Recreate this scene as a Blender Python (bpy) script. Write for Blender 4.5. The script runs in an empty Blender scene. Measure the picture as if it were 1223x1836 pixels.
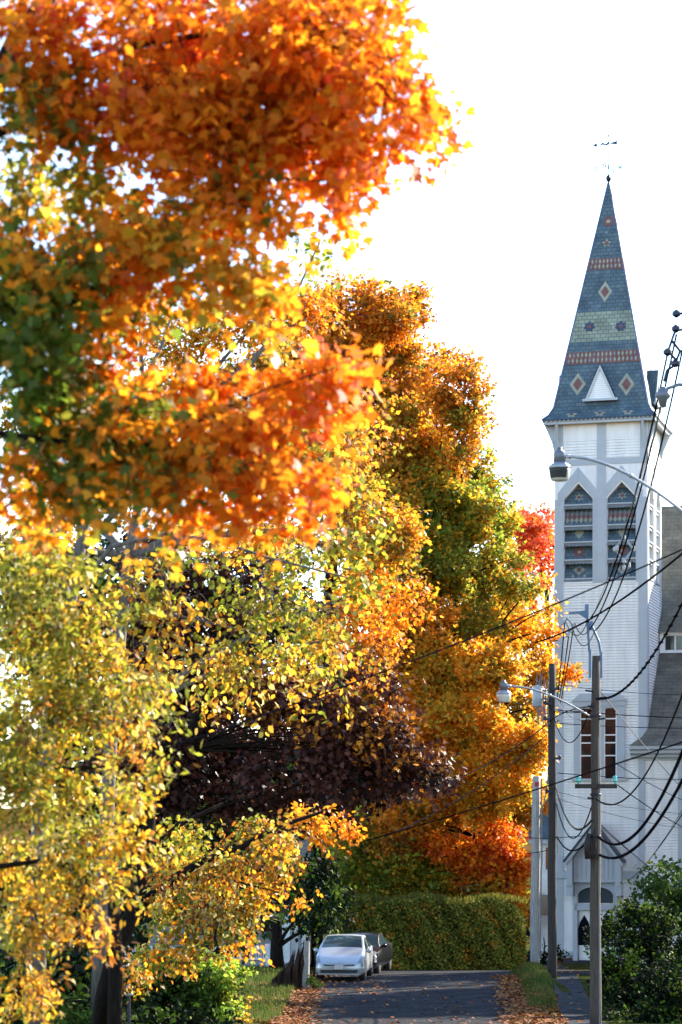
import bpy, math, random
import numpy as np
from mathutils import Vector, Matrix
R = math.radians
C = bpy.context.scene.collection
S = bpy.context.scene

# ------------------------------------------------------------------ camera
FPX, CX, HY, CZ = 4331.0, 611.5, 1500.0, 5.0          # focal length, centre, horizon (photo px), eye height
cd = bpy.data.cameras.new('camera'); cam = bpy.data.objects.new('camera', cd); C.objects.link(cam); S.camera = cam
cam.location = (0, 0, CZ); cam.rotation_euler = (R(90), 0, 0)
cd.sensor_fit = 'HORIZONTAL'; cd.sensor_width = 24.0; cd.lens = 24.0*FPX/1223.0
cd.shift_y = (HY-918.0)/1223.0
cd.clip_end = 4000; cd.clip_start = .5
cd.dof.use_dof = True; cd.dof.focus_distance = 78.0; cd.dof.aperture_fstop = 2.3
# ------------------------------------------------------------------ sky, sun, exposure
SUN_AZ, SUN_EL = 46.0, 29.0
w = bpy.data.worlds.new("World"); S.world = w; w.use_nodes = True
nt = w.node_tree; sk = nt.nodes.new('ShaderNodeTexSky'); sk.sky_type = 'NISHITA'; sk.sun_disc = False
sk.sun_elevation = R(SUN_EL); sk.sun_rotation = R(SUN_AZ); sk.dust_density = .35; sk.ozone_density = 1.6
nt.links.new(sk.outputs[0], nt.nodes['Background'].inputs[0]); nt.nodes['Background'].inputs[1].default_value = 0.135
sd = bpy.data.lights.new('sun', 'SUN'); so = bpy.data.objects.new('sun', sd); C.objects.link(so)
sd.energy = 5.0; sd.angle = R(.5); sd.color = (1, .9, .74)
sv = Vector((math.sin(R(SUN_AZ))*math.cos(R(SUN_EL)), math.cos(R(SUN_AZ))*math.cos(R(SUN_EL)), math.sin(R(SUN_EL))))
so.rotation_euler = (-sv).to_track_quat('-Z', 'Y').to_euler(); so.location = (60, 60, 60)
S.view_settings.view_transform = 'Standard'; S.view_settings.look = 'None'; S.view_settings.gamma = 1
S.view_settings.exposure = 2.0
S.cycles.max_bounces = 6; S.cycles.transmission_bounces = 4; S.cycles.diffuse_bounces = 4

def W(px, py, Y):                                    # a photo pixel at depth Y -> world point
    return Vector(((px-CX)*Y/FPX, Y, CZ-(py-HY)*Y/FPX))
def mpp(Y): return Y/FPX                              # metres per photo pixel at depth Y
def lin(r, g, b):
    f = lambda c: (c/255/12.92 if c/255 <= .04045 else ((c/255+.055)/1.055)**2.4)
    return (f(r), f(g), f(b))

# ------------------------------------------------------------------ materials
def newmat(name):
    m = bpy.data.materials.new(name); m.use_nodes = True
    return m, m.node_tree, m.node_tree.nodes['Principled BSDF'], m.node_tree.links
def mat(name, col, rough=.6, metal=0, noise=0, nscale=8, bump=0, bscale=40, spec=None, stretch=None, emit=None, alpha=None):
    m, t, b, L = newmat(name)
    b.inputs['Base Color'].default_value = (*col, 1); b.inputs['Roughness'].default_value = rough; b.inputs['Metallic'].default_value = metal
    if spec is not None: b.inputs['Specular IOR Level'].default_value = spec
    tc = t.nodes.new('ShaderNodeTexCoord'); src = tc.outputs['Object']
    if stretch:
        mp = t.nodes.new('ShaderNodeMapping'); mp.inputs['Scale'].default_value = stretch; L.new(src, mp.inputs[0]); src = mp.outputs[0]
    if noise:
        n = t.nodes.new('ShaderNodeTexNoise'); n.inputs['Scale'].default_value = nscale; n.inputs['Detail'].default_value = 6; L.new(src, n.inputs['Vector'])
        r = t.nodes.new('ShaderNodeMapRange'); r.inputs[1].default_value = .3; r.inputs[2].default_value = .7
        r.inputs[3].default_value = 1-noise; r.inputs[4].default_value = 1+noise; L.new(n.outputs['Fac'], r.inputs[0])
        mx = t.nodes.new('ShaderNodeVectorMath'); mx.operation = 'SCALE'; mx.inputs[0].default_value = col; L.new(r.outputs[0], mx.inputs['Scale'])
        L.new(mx.outputs[0], b.inputs['Base Color'])
    if bump:
        n = t.nodes.new('ShaderNodeTexNoise'); n.inputs['Scale'].default_value = bscale; n.inputs['Detail'].default_value = 5; L.new(src, n.inputs['Vector'])
        bp = t.nodes.new('ShaderNodeBump'); bp.inputs['Strength'].default_value = bump; bp.inputs['Distance'].default_value = .02
        L.new(n.outputs['Fac'], bp.inputs['Height']); L.new(bp.outputs[0], b.inputs['Normal'])
    return m
def slate_mat(name, c1, c2, mortar, sw=.28, sh=.2, rough=.45):     # rows of slates by UV (metres)
    m, t, b, L = newmat(name)
    uv = t.nodes.new('ShaderNodeUVMap')
    br = t.nodes.new('ShaderNodeTexBrick'); L.new(uv.outputs[0], br.inputs['Vector'])
    br.inputs['Scale'].default_value = 1; br.inputs['Brick Width'].default_value = sw; br.inputs['Row Height'].default_value = sh
    br.inputs['Mortar Size'].default_value = .014; br.inputs['Mortar Smooth'].default_value = .3
    br.inputs['Color1'].default_value = (*c1, 1); br.inputs['Color2'].default_value = (*c2, 1); br.inputs['Mortar'].default_value = (*mortar, 1)
    n = t.nodes.new('ShaderNodeTexNoise'); n.inputs['Scale'].default_value = 1.3; n.inputs['Detail'].default_value = 8; L.new(uv.outputs[0], n.inputs['Vector'])
    r = t.nodes.new('ShaderNodeMapRange'); r.inputs[1].default_value = .3; r.inputs[2].default_value = .7; r.inputs[3].default_value = .7; r.inputs[4].default_value = 1.35
    L.new(n.outputs['Fac'], r.inputs[0])
    mx = t.nodes.new('ShaderNodeVectorMath'); mx.operation = 'SCALE'; L.new(br.outputs['Color'], mx.inputs[0]); L.new(r.outputs[0], mx.inputs['Scale'])
    L.new(mx.outputs[0], b.inputs['Base Color']); b.inputs['Roughness'].default_value = rough
    bp = t.nodes.new('ShaderNodeBump'); bp.inputs['Strength'].default_value = .5; bp.inputs['Distance'].default_value = .02; bp.invert = True
    L.new(br.outputs['Fac'], bp.inputs['Height']); L.new(bp.outputs[0], b.inputs['Normal'])
    return m
def leaf_mat(name, trans=.45, rough=.45, spec=.4, thin=1.0):
    m, t, b, L = newmat(name)
    a = t.nodes.new('ShaderNodeAttribute'); a.attribute_name = 'leafcol'
    L.new(a.outputs['Color'], b.inputs['Base Color']); b.inputs['Roughness'].default_value = rough; b.inputs['Specular IOR Level'].default_value = spec
    tr = t.nodes.new('ShaderNodeBsdfTranslucent')
    g = t.nodes.new('ShaderNodeVectorMath'); g.operation = 'SCALE'; g.inputs['Scale'].default_value = thin; L.new(a.outputs['Color'], g.inputs[0]); L.new(g.outputs[0], tr.inputs['Color'])
    mx = t.nodes.new('ShaderNodeMixShader'); mx.inputs[0].default_value = trans
    L.new(b.outputs[0], mx.inputs[1]); L.new(tr.outputs[0], mx.inputs[2]); L.new(mx.outputs[0], t.nodes['Material Output'].inputs['Surface'])
    return m
M = {}
M['white'] = mat('white_paint', (.85, .85, .83), .55, noise=.09, nscale=1.6, stretch=(2.2, 2.2, .35))
M['trim'] = mat('trim_paint', (.44, .485, .52), .5, noise=.05, nscale=1.5)
M['trim2'] = mat('weathered_trim', (.50, .54, .58), .55, noise=.1, nscale=2)
M['slate'] = slate_mat('blue_slate', (.046, .085, .112), (.085, .125, .145), (.024, .04, .055))
M['slate_green'] = slate_mat('green_slate', (.20, .235, .17), (.26, .285, .215), (.05, .08, .08))
M['roof'] = slate_mat('brown_grey_roof_slate', (.105, .095, .072), (.14, .125, .092), (.055, .05, .04), .5, .26, .7)
M['red_slate'] = mat('red_slate', (.15, .058, .05), .6, noise=.25, nscale=3)
M['pale_slate'] = mat('pale_slate', (.27, .285, .22), .6, noise=.18, nscale=3)
M['grey_slate'] = mat('grey_slate', (.16, .19, .22), .6, noise=.2, nscale=3)
M['navy_slate'] = mat('navy_slate', (.035, .05, .09), .6, noise=.2, nscale=3)
M['ridge'] = mat('lead_ridge', (.15, .16, .24), .4, metal=.5)
M['iron'] = mat('dark_iron', (.012, .011, .03), .4, metal=.3)
M['brick'] = mat('red_brick', (.12, .03, .025), .8, noise=.2, nscale=6)
M['glass'] = mat('window_glass', (.012, .014, .018), .05, spec=.45)
M['transom'] = mat('frosted_glass', (.06, .085, .095), .2)
M['tan'] = mat('tan_board', (.36, .29, .21), .7, noise=.1)
M['stain'] = mat('amber_glass', (.3, .1, .025), .25)
M['door_dark'] = mat('dark_lancet_glass', (.006, .008, .014), .12)
M['wood'] = mat('weathered_pole_wood', (.075, .058, .047), .9, noise=.4, nscale=3, bump=.8, bscale=6, stretch=(14, 14, .7))
M['wood_dark'] = mat('tarred_pole_wood', (.042, .031, .026), .9, noise=.4, nscale=3, bump=.8, bscale=6, stretch=(14, 14, .7))
M['wood_grey'] = mat('bleached_pole_wood', (.30, .28, .26), .85, noise=.35, nscale=3, bump=.7, bscale=6, stretch=(14, 14, .7))
M['steel_blue'] = mat('painted_bracket_steel', (.10, .16, .26), .5, metal=.2, noise=.15)
M['galv'] = mat('galvanised_metal', (.36, .37, .40), .45, metal=.6, noise=.15, nscale=12)
M['lamp_grey'] = mat('lamp_housing_metal', (.16, .17, .20), .5, metal=.4)
M['refractor'] = mat('lamp_refractor', (.62, .60, .55), .25, spec=.6)
M['cable'] = mat('black_cable', (.012, .011, .015), 1.0, spec=0)
M['cable_brown'] = mat('brown_cable', (.05, .036, .033), .9, spec=.1)
M['cable_grey'] = mat('grey_cable', (.20, .195, .19), .9, spec=.1)
M['ceramic'] = mat('grey_ceramic', (.34, .34, .36), .25)
M['teal'] = mat('teal_glass_insulator', (.02, .42, .40), .08, spec=.8)
M['red_tag'] = mat('red_tag', (.35, .03, .04), .6)
M['bark'] = mat('dark_bark', (.016, .012, .010), .95, spec=.05, noise=.4, nscale=5, bump=1, bscale=10, stretch=(3, 3, .6))
M['bark_grey'] = mat('grey_bark', (.12, .10, .085), .9, noise=.35, nscale=5, bump=1, bscale=10, stretch=(3, 3, .6))
M['stump'] = mat('splintered_wood', (.045, .028, .02), .95, spec=.1, noise=.5, nscale=4, bump=1, bscale=10, stretch=(5, 5, .7))
M['asphalt'] = mat('asphalt', (.044, .045, .049), 1.0, spec=0, noise=.28, nscale=1.1, bump=.5, bscale=60)
M['concrete'] = mat('old_sidewalk_asphalt', (.055, .058, .062), 1.0, spec=0, noise=.3, nscale=2.0, bump=.5, bscale=50)
M['leaf'] = leaf_mat('autumn_leaf', .62, .5, .25)
M['leaf_near'] = leaf_mat('near_leaf', .64, .45, .3)
M['leaf_dark'] = leaf_mat('dark_leaf', .2, .5, .2)
M['needle'] = leaf_mat('evergreen_leaf', .15, .7, .06)
M['litter'] = leaf_mat('dry_leaf', .1, .7, .2)
M['grass'] = leaf_mat('grass_blade', .35, .6, .2)
M['silver'] = mat('silver_car_paint', (.46, .48, .51), .25, metal=.45)
M['black_paint'] = mat('black_car_paint', (.006, .007, .012), .2, spec=.4)
M['car_glass'] = mat('windscreen_glass', (.022, .045, .055), .06, spec=.3)
M['rubber'] = mat('tyre_rubber', (.014, .014, .015), .8)
M['rim'] = mat('alloy_rim', (.45, .46, .48), .25, metal=.8)
M['chrome'] = mat('chrome', (.75, .76, .78), .12, metal=1)
M['plastic'] = mat('black_plastic', (.012, .012, .014), .5)
M['headlight'] = mat('headlight_lens', (.16, .17, .19), .08, spec=.9)
M['plate'] = mat('licence_plate', (.55, .52, .5), .4)
M['plate_mark'] = mat('plate_mark', (.25, .08, .08), .5)
M['house_white'] = mat('house_white', (.74, .74, .73), .6, noise=.08)
M['house_grey'] = mat('porch_grey', (.30, .31, .33), .7, noise=.12)  # porch floor grey, also the shade painted into the wall

# ------------------------------------------------------------------ mesh helpers
class Frame:                                          # a local frame: origin, u (along), v (up), n (out)
    def __init__(s, o, u, v, n): s.o, s.u, s.v, s.n = Vector(o), Vector(u), Vector(v), Vector(n)
    def __call__(s, a, b, c=0): return s.o + s.u*a + s.v*b + s.n*c
class MB:
    def __init__(s): s.v, s.f, s.mi, s.uv = [], [], [], []
    def face(s, pts, mi=0, uv=None):
        i = len(s.v); s.v += [tuple(p) for p in pts]; s.f.append(tuple(range(i, i+len(pts)))); s.mi.append(mi)
        s.uv += list(uv) if uv else [(0, 0)]*len(pts)
    def shape(s, vs, fs, mi=0):
        i = len(s.v); s.v += [tuple(p) for p in vs]
        for f in fs: s.f.append(tuple(i+k for k in f)); s.mi.append(mi); s.uv += [(0, 0)]*len(f)
    def box(s, x0, x1, y0, y1, z0, z1, mi=0, fr=None):
        P = [(x, y, z) for z in (z0, z1) for y in (y0, y1) for x in (x0, x1)]
        if fr: P = [fr(*p) for p in P]
        s.shape(P, [(0, 2, 3, 1), (4, 5, 7, 6), (0, 1, 5, 4), (2, 6, 7, 3), (0, 4, 6, 2), (1, 3, 7, 5)], mi)
    def prism(s, outline, fr, d0, d1, mi=0):           # outline in (u,v), extruded from d0 to d1 along n
        n = len(outline)
        P = [fr(a, b, d0) for a, b in outline]+[fr(a, b, d1) for a, b in outline]
        s.shape(P, [tuple(range(n))[::-1], tuple(range(n, 2*n))]+[(i, (i+1) % n, n+(i+1) % n, n+i) for i in range(n)], mi)
    def tube(s, path, rad, k=8, mi=0, cap=True):
        path = [Vector(p) for p in path]; n = len(path)
        rad = list(rad) if hasattr(rad, '__len__') else [rad]*n
        t = (path[1]-path[0]).normalized(); a = t.cross(Vector((0, 0, 1)))
        if a.length < 1e-3: a = Vector((1, 0, 0))
        a.normalize(); vs = []
        for i, p in enumerate(path):
            t = (path[min(i+1, n-1)]-path[max(i-1, 0)]).normalized()
            a = a-t*a.dot(t)
            if a.length < 1e-5: a = t.orthogonal()
            a.normalize(); b = t.cross(a)
            for j in range(k):
                q = 2*math.pi*j/k; vs.append(p+(a*math.cos(q)+b*math.sin(q))*rad[i])
        fs = [(i*k+j, i*k+(j+1) % k, (i+1)*k+(j+1) % k, (i+1)*k+j) for i in range(n-1) for j in range(k)]
        if cap: fs += [tuple(range(k))[::-1], tuple(range((n-1)*k, n*k))]
        s.shape(vs, fs, mi)
    def lathe(s, prof, c=(0, 0, 0), k=16, mi=0):       # profile of (radius, z) about a vertical axis
        s.tube([(c[0], c[1], c[2]+z) for r, z in prof], [max(r, .001) for r, z in prof], k, mi)
    def build(s, name, mats, parent=None, smooth=False):
        me = bpy.data.meshes.new(name); me.from_pydata(s.v, [], s.f)
        for m in (mats if isinstance(mats, (list, tuple)) else [mats]): me.materials.append(m)
        me.polygons.foreach_set('material_index', s.mi)
        if any(u != (0, 0) for u in s.uv):
            ul = me.uv_layers.new(name='UVMap'); ul.data.foreach_set('uv', [c for u in s.uv for c in u])
        if smooth: me.polygons.foreach_set('use_smooth', [True]*len(me.polygons))
        me.update(); o = bpy.data.objects.new(name, me); C.objects.link(o); o.parent = parent
        return o
def tag(o, label=None, cat=None, group=None, kind=None):
    if label: o['label'] = label
    if cat: o['category'] = cat
    if group: o['group'] = group
    if kind: o['kind'] = kind
    return o
def empty(name, loc, label, cat, rz=0, group=None):
    o = bpy.data.objects.new(name, None); C.objects.link(o); o.location = loc; o.rotation_euler = (0, 0, rz); o.empty_display_size = .3
    return tag(o, label, cat, group)
def rel(root, p): return Vector(p)-Vector(root.location)

# ------------------------------------------------------------------ terrain
GY = [-300, 0, 39, 52, 66, 84, 90, 124, 220, 2000]
GZ = [3.4, 3.4, 1.66, .78, 0, 0, -.12, -1.45, -3.0, -3.0]
def sstep(a, b, x): t = min(1, max(0, (x-a)/(b-a))); return t*t*(3-2*t)
def road_l(y): return -1.35+.014*(y-64)
def road_r(y): return 4.9+.052*(y-64)
def ground(x, y):
    z = float(np.interp(y, GY, GZ))
    # the right verge is a low grassy bank with the sidewalk on it
    xr = road_r(y); bank = sstep(xr+.1, xr+.8, x)*(1-sstep(xr+1.0, xr+1.6, x))
    z += bank*.30*sstep(70, 80, y)*(1-sstep(92, 100, y))
    z += (.06+.12*sstep(0, 2.5, road_l(y)-x))*sstep(0, .5, road_l(y)-x)*sstep(40, 56, y)*(1-sstep(95, 105, y))
    return z
def xs_line():
    a = list(np.arange(-16, 18.01, .5)); e = [20, 24, 30, 40, 60, 100, 200, 400, 900]
    return [-v for v in e[::-1]]+a+e
XS = xs_line(); YS = [-300, -100, -40, -10]+list(range(0, 56, 4))+list(np.arange(56, 104, .8))+list(range(104, 132, 3))+[140, 160, 200, 260, 400, 700, 1200, 2000]
g = MB(); g.v = [(x, y, ground(x, y)-.004) for y in YS for x in XS]; nx = len(XS)
for j in range(len(YS)-1):
    for i in range(nx-1):
        g.f.append((j*nx+i, j*nx+i+1, (j+1)*nx+i+1, (j+1)*nx+i)); g.mi.append(0); g.uv += [(0, 0)]*4
def ground_mat():
    m, t, b, L = newmat('lawn_ground')
    tc = t.nodes.new('ShaderNodeTexCoord')
    n = t.nodes.new('ShaderNodeTexNoise'); n.inputs['Scale'].default_value = .9; n.inputs['Detail'].default_value = 8; L.new(tc.outputs['Object'], n.inputs['Vector'])
    r = t.nodes.new('ShaderNodeValToRGB'); r.color_ramp.elements[0].position = .35; r.color_ramp.elements[0].color = (.018, .032, .009, 1)
    r.color_ramp.elements[1].position = .7; r.color_ramp.elements[1].color = (.07, .062, .02, 1)
    L.new(n.outputs['Fac'], r.inputs[0]); L.new(r.outputs[0], b.inputs['Base Color']); b.inputs['Roughness'].default_value = 1; b.inputs['Specular IOR Level'].default_value = 0
    return m
tag(g.build('ground', ground_mat(), smooth=True), kind='structure')
hl = MB(); rh = random.Random(3); nh = 120; hp_ = []
for i in range(nh+1):
    x = -900+1800*i/nh; h = 17+6*math.sin(i*.21)+3*math.sin(i*.57+1)+rh.uniform(-.8, .8); hp_.append((x, h))
for r_ in range(4):
    for x, h in hp_: hl.v.append((x+rh.uniform(-3, 3), 480+60*r_+rh.uniform(-6, 6), -4+(h+4)*[0, .62, .9, 1][r_]+rh.uniform(-.7, .7)*(r_ > 0)))
for r_ in range(3):
    for i in range(nh): a = r_*(nh+1)+i; hl.f.append((a, a+1, a+nh+2, a+nh+1)); hl.mi.append(0); hl.uv += [(0, 0)]*4
tag(hl.build('hills', mat('wooded_hill', (.10, .055, .018), 1, spec=0, noise=.6, nscale=.12), smooth=True), kind='structure')
def strip(name, m, ys, lf, rf, lift, nxs=10):
    b = MB(); 
    for y in ys:
        for i in range(nxs+1):
            x = lf(y)+(rf(y)-lf(y))*i/nxs; b.v.append((x, y, float(np.interp(y, GY, GZ))+lift))
    for j in range(len(ys)-1):
        for i in range(nxs):
            a = j*(nxs+1)+i; b.f.append((a, a+1, a+nxs+2, a+nxs+1)); b.mi.append(0); b.uv += [(0, 0)]*4
    return tag(b.build(name, m, smooth=True), kind='structure')
RY = list(range(-40, 56, 4))+list(np.arange(56, 97, 1.0))
strip('road', M['asphalt'], RY, road_l, road_r, .012)
strip('cross_street', M['asphalt'], list(np.arange(89, 97.1, 1)), lambda y: -45, lambda y: 10, .016, 60)
def walk_c(y): return 6.4+.07*(y-64)
def swz(x, y): return ground(x, y)
b = MB(); SY = list(range(-20, 56, 4))+list(np.arange(56, 119, 1.0))
for y in SY:
    for i in range(5):
        x = walk_c(y)-.5+1.0*i/4; b.v.append((x, y, ground(x, y)+.012))
for j in range(len(SY)-1):
    for i in range(4):
        a = j*5+i; b.f.append((a, a+1, a+6, a+5)); b.mi.append(0); b.uv += [(0, 0)]*4
tag(b.build('sidewalk', M['concrete'], smooth=True), kind='structure')

# ------------------------------------------------------------------ leaves (numpy)
def T_maple():                                        # a lobed maple leaf, stalk at the origin, unit length
    h = [(0, 0), (.16, .06), (.42, .02), (.34, .2), (.60, .42), (.40, .44), (.42, .58), (.22, .52), (.15, .74), (0, 1.0)]
    pts = h+[(-x, y) for x, y in h[-2:0:-1]]
    return np.array([(x, y, -.10*abs(x)-.16*y*y) for x, y in pts])
def T_oval(wd=.34):
    return np.array([(0, 0, 0), (wd*.8, .25, -.02), (wd, .5, -.03), (wd*.6, .8, -.1), (0, 1, -.16), (-wd*.6, .8, -.1), (-wd, .5, -.03), (-wd*.8, .25, -.02)])
def T_small():
    return np.array([(0, 0, 0), (.36, .42, -.05), (0, 1, -.1), (-.36, .42, -.05)])
def T_star():                                         # far maple leaf
    h = [(0, 0), (.45, .1), (.3, .3), (.5, .55), (.2, .55), (0, 1)]
    return np.array([(x, y, -.1*y) for x, y in h+[(-x, y) for x, y in h[-2:0:-1]]])
TPL = {'maple': T_maple(), 'oval': T_oval(), 'long': T_oval(.2), 'small': T_small(), 'star': T_star(), 'needle': np.array([(-.07, 0, 0), (.07, 0, 0), (.05, .7, -.05), (0, 1, -.1), (-.05, .7, -.05)])}
def unit(a): return a/np.maximum(np.linalg.norm(a, axis=-1, keepdims=True), 1e-9)
def leaf_mesh(name, P, N, T, size, col, tpl, m, parent=None):
    t = TPL[tpl]; k = len(t); n = len(P)
    N = unit(N); T = unit(T-N*(T*N).sum(1, keepdims=True)); B = np.cross(T, N)
    V = P[:, None]+size[:, None, None]*(t[None, :, 0:1]*B[:, None]+t[None, :, 1:2]*T[:, None]+t[None, :, 2:3]*N[:, None])
    me = bpy.data.meshes.new(name); me.vertices.add(n*k); me.vertices.foreach_set('co', V.astype(np.float32).ravel())
    me.loops.add(n*k); me.loops.foreach_set('vertex_index', np.arange(n*k, dtype=np.int32))
    me.polygons.add(n); me.polygons.foreach_set('loop_start', np.arange(0, n*k, k, dtype=np.int32))
    me.update(calc_edges=True)
    a = me.attributes.new('leafcol', 'FLOAT_COLOR', 'FACE')
    a.data.foreach_set('color', np.concatenate([col, np.ones((n, 1))], 1).astype(np.float32).ravel())
    me.materials.append(m); o = bpy.data.objects.new(name, me); C.objects.link(o); o.parent = parent
    return o
# leaf colours as linear albedo
K = dict(
    deep=(.72, .16, .010), red=(.62, .085, .03), orange=(.84, .29, .016), amber=(.82, .33, .02), gold=(.68, .36, .026), yellow=(.60, .39, .042),
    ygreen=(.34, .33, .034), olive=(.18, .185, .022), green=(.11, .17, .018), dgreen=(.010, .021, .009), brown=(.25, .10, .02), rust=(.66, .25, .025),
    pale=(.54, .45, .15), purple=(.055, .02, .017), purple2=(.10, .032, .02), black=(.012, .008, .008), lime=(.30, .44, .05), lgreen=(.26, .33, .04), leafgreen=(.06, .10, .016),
    hedge1=(.16, .165, .022), hedge2=(.08, .088, .015), hedge3=(.26, .18, .025), pink=(.74, .17, .07))
PAL = dict(
    O=[(5, 'orange'), (3, 'deep'), (3, 'amber')], OD=[(4, 'deep'), (4, 'orange'), (1, 'red'), (1, 'amber')], OY=[(3, 'amber'), (4, 'orange'), (2, 'gold'), (1, 'olive')],
    OP=[(4, 'orange'), (2, 'deep'), (2, 'pink'), (2, 'amber')],
    G=[(5, 'green'), (3, 'olive'), (1, 'ygreen'), (1, 'amber')], YG=[(4, 'ygreen'), (3, 'olive'), (2, 'yellow'), (1, 'amber')],
    GO=[(3, 'olive'), (2, 'green'), (3, 'amber'), (2, 'orange')], YO=[(4, 'gold'), (3, 'amber'), (2, 'yellow'), (1, 'orange'), (1, 'ygreen')],
    Y=[(4, 'gold'), (3, 'yellow'), (4, 'ygreen'), (2, 'olive'), (1, 'pale'), (1, 'brown')], YL=[(3, 'yellow'), (6, 'ygreen'), (2, 'pale'), (5, 'olive'), (1, 'gold'), (1, 'brown')],
    YB=[(4, 'gold'), (2, 'yellow'), (4, 'brown'), (2, 'amber'), (2, 'olive'), (1, 'pale')],
    BO=[(4, 'rust'), (3, 'orange'), (2, 'brown'), (2, 'amber'), (1, 'olive')], BY=[(4, 'rust'), (3, 'amber'), (4, 'gold'), (3, 'ygreen'), (2, 'olive'), (2, 'brown')],
    GY=[(3, 'ygreen'), (2, 'olive'), (3, 'gold'), (3, 'lgreen')], R=[(4, 'red'), (4, 'pink'), (3, 'deep')],
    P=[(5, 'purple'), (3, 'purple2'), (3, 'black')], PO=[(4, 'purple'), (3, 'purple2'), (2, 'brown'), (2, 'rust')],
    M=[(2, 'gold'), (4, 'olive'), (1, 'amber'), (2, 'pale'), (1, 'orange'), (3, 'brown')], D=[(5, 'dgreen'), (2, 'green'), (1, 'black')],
    H=[(5, 'hedge1'), (4, 'hedge2'), (2, 'hedge3')], B=[(5, 'lime'), (2, 'ygreen'), (3, 'green')], LG=[(5, 'leafgreen'), (1, 'green')])
def pick(rng, pal, n):
    p = PAL[pal]; ws = np.array([q[0] for q in p], float); ws /= ws.sum()
    return rng.choice(len(p), n, p=ws), np.array([K[q[1]] for q in p])
def grow(rng, clumps, leaf, cover, spray, per, wid, droop, outw, subr=.42, flat=.5, upn=.7):
    """clumps: (px,py,Y,rx,ry,palette[,depth]) -> leaf positions, normals, tips, sizes, colours and twig segments"""
    P, N, T, SZ, CO, TW = [], [], [], [], [], []
    for c in clumps:
        px, py, Y, rx, ry, pal = c[:6]; dm = c[6] if len(c) > 6 else None; cv = c[7] if len(c) > 7 else 1
        s = mpp(Y); ctr = np.array(W(px, py, Y)); rad = np.array([rx*s, dm if dm else max(.4*(rx+ry)*s, .5), ry*s])
        n = int(cv*cover*math.pi*rad[0]*rad[2]/(leaf*leaf*.42)); ns = max(5, n//per)
        nsub = max(3, int(1.6*(rx*ry*s*s)/((subr*min(rad[0], rad[2]))**2)))
        d = unit(rng.normal(size=(nsub, 3))); sc = ctr+d*rad*(rng.uniform(.05, 1, (nsub, 1))**.45)*.78
        si = rng.integers(0, nsub, ns); sr = np.minimum(rad, min(rad)*1.6)*subr*rng.uniform(.6, 1.25, (nsub, 1))
        sd_ = unit(rng.normal(size=(ns, 3))); org = sc[si]+sd_*sr[si]*(rng.uniform(0, 1, (ns, 1))**.4)
        out = unit((org-ctr)/rad+1e-6); dr = out*outw+rng.normal(size=(ns, 3))*.55; dr[:, 2] -= droop; dr = unit(dr)
        L = spray*rng.uniform(.55, 1.3, ns)
        side = unit(np.cross(dr, np.array([0, 0, 1.])+rng.normal(size=(ns, 3))*.35)); up = np.cross(side, dr)
        up *= np.sign(up[:, 2:3]+1e-9)
        subcol, pc = pick(rng, pal, nsub); sprcol, _ = pick(rng, pal, ns)
        sprcol = np.where(rng.random(ns) < .5, subcol[si], sprcol)
        k = np.repeat(np.arange(ns), per); m = len(k)
        t = rng.uniform(0, 1, m); sgn = rng.uniform(-1, 1, m)
        p = org[k]+dr[k]*(L[k]*(t-.35))[:, None]+side[k]*(sgn*wid*L[k]*(1-.45*t))[:, None]+up[k]*(rng.normal(size=m)*(1-flat)*.3*L[k])[:, None]
        p[:, 2] -= .25*L[k]*t*t*droop
        nn = up[k]*upn+rng.normal(size=(m, 3))*.5; tt = dr[k]*.6+side[k]*np.sign(sgn)[:, None]*.6+rng.normal(size=(m, 3))*.35; tt[:, 2] -= .35+droop*.5
        ci = np.where(rng.random(m) < .72, sprcol[k], pick(rng, pal, m)[0])
        col = pc[ci]*rng.uniform(.72, 1.25, (m, 1))*rng.uniform(.9, 1.1, (m, 3))
        P.append(p); N.append(nn); T.append(tt); SZ.append(leaf*rng.uniform(.65, 1.25, m)); CO.append(col)
        TW.append((ctr, org, dr, L))
    cat = np.concatenate
    return cat(P), cat(N), cat(T), cat(SZ), cat(CO), TW
def bez(a, b, c, n=7): return [a*(1-t)**2+b*2*t*(1-t)+c*t*t for t in [i/(n-1) for i in range(n)]]
def twigs(mb, rng, TW, frac, r):
    for ctr, org, dr, L in TW:
        for i in np.nonzero(rng.random(len(org)) < frac)[0]:
            a = Vector(ctr)*.35+Vector(org[i]-dr[i]*L[i])*.65; e = Vector(org[i]+dr[i]*L[i]*.5)
            mid = Vector(org[i]-dr[i]*L[i]*.5)+Vector((0, 0, .05))
            mb.tube([a, mid, e], [r, r*.7, r*.3], 4, cap=False)
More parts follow.
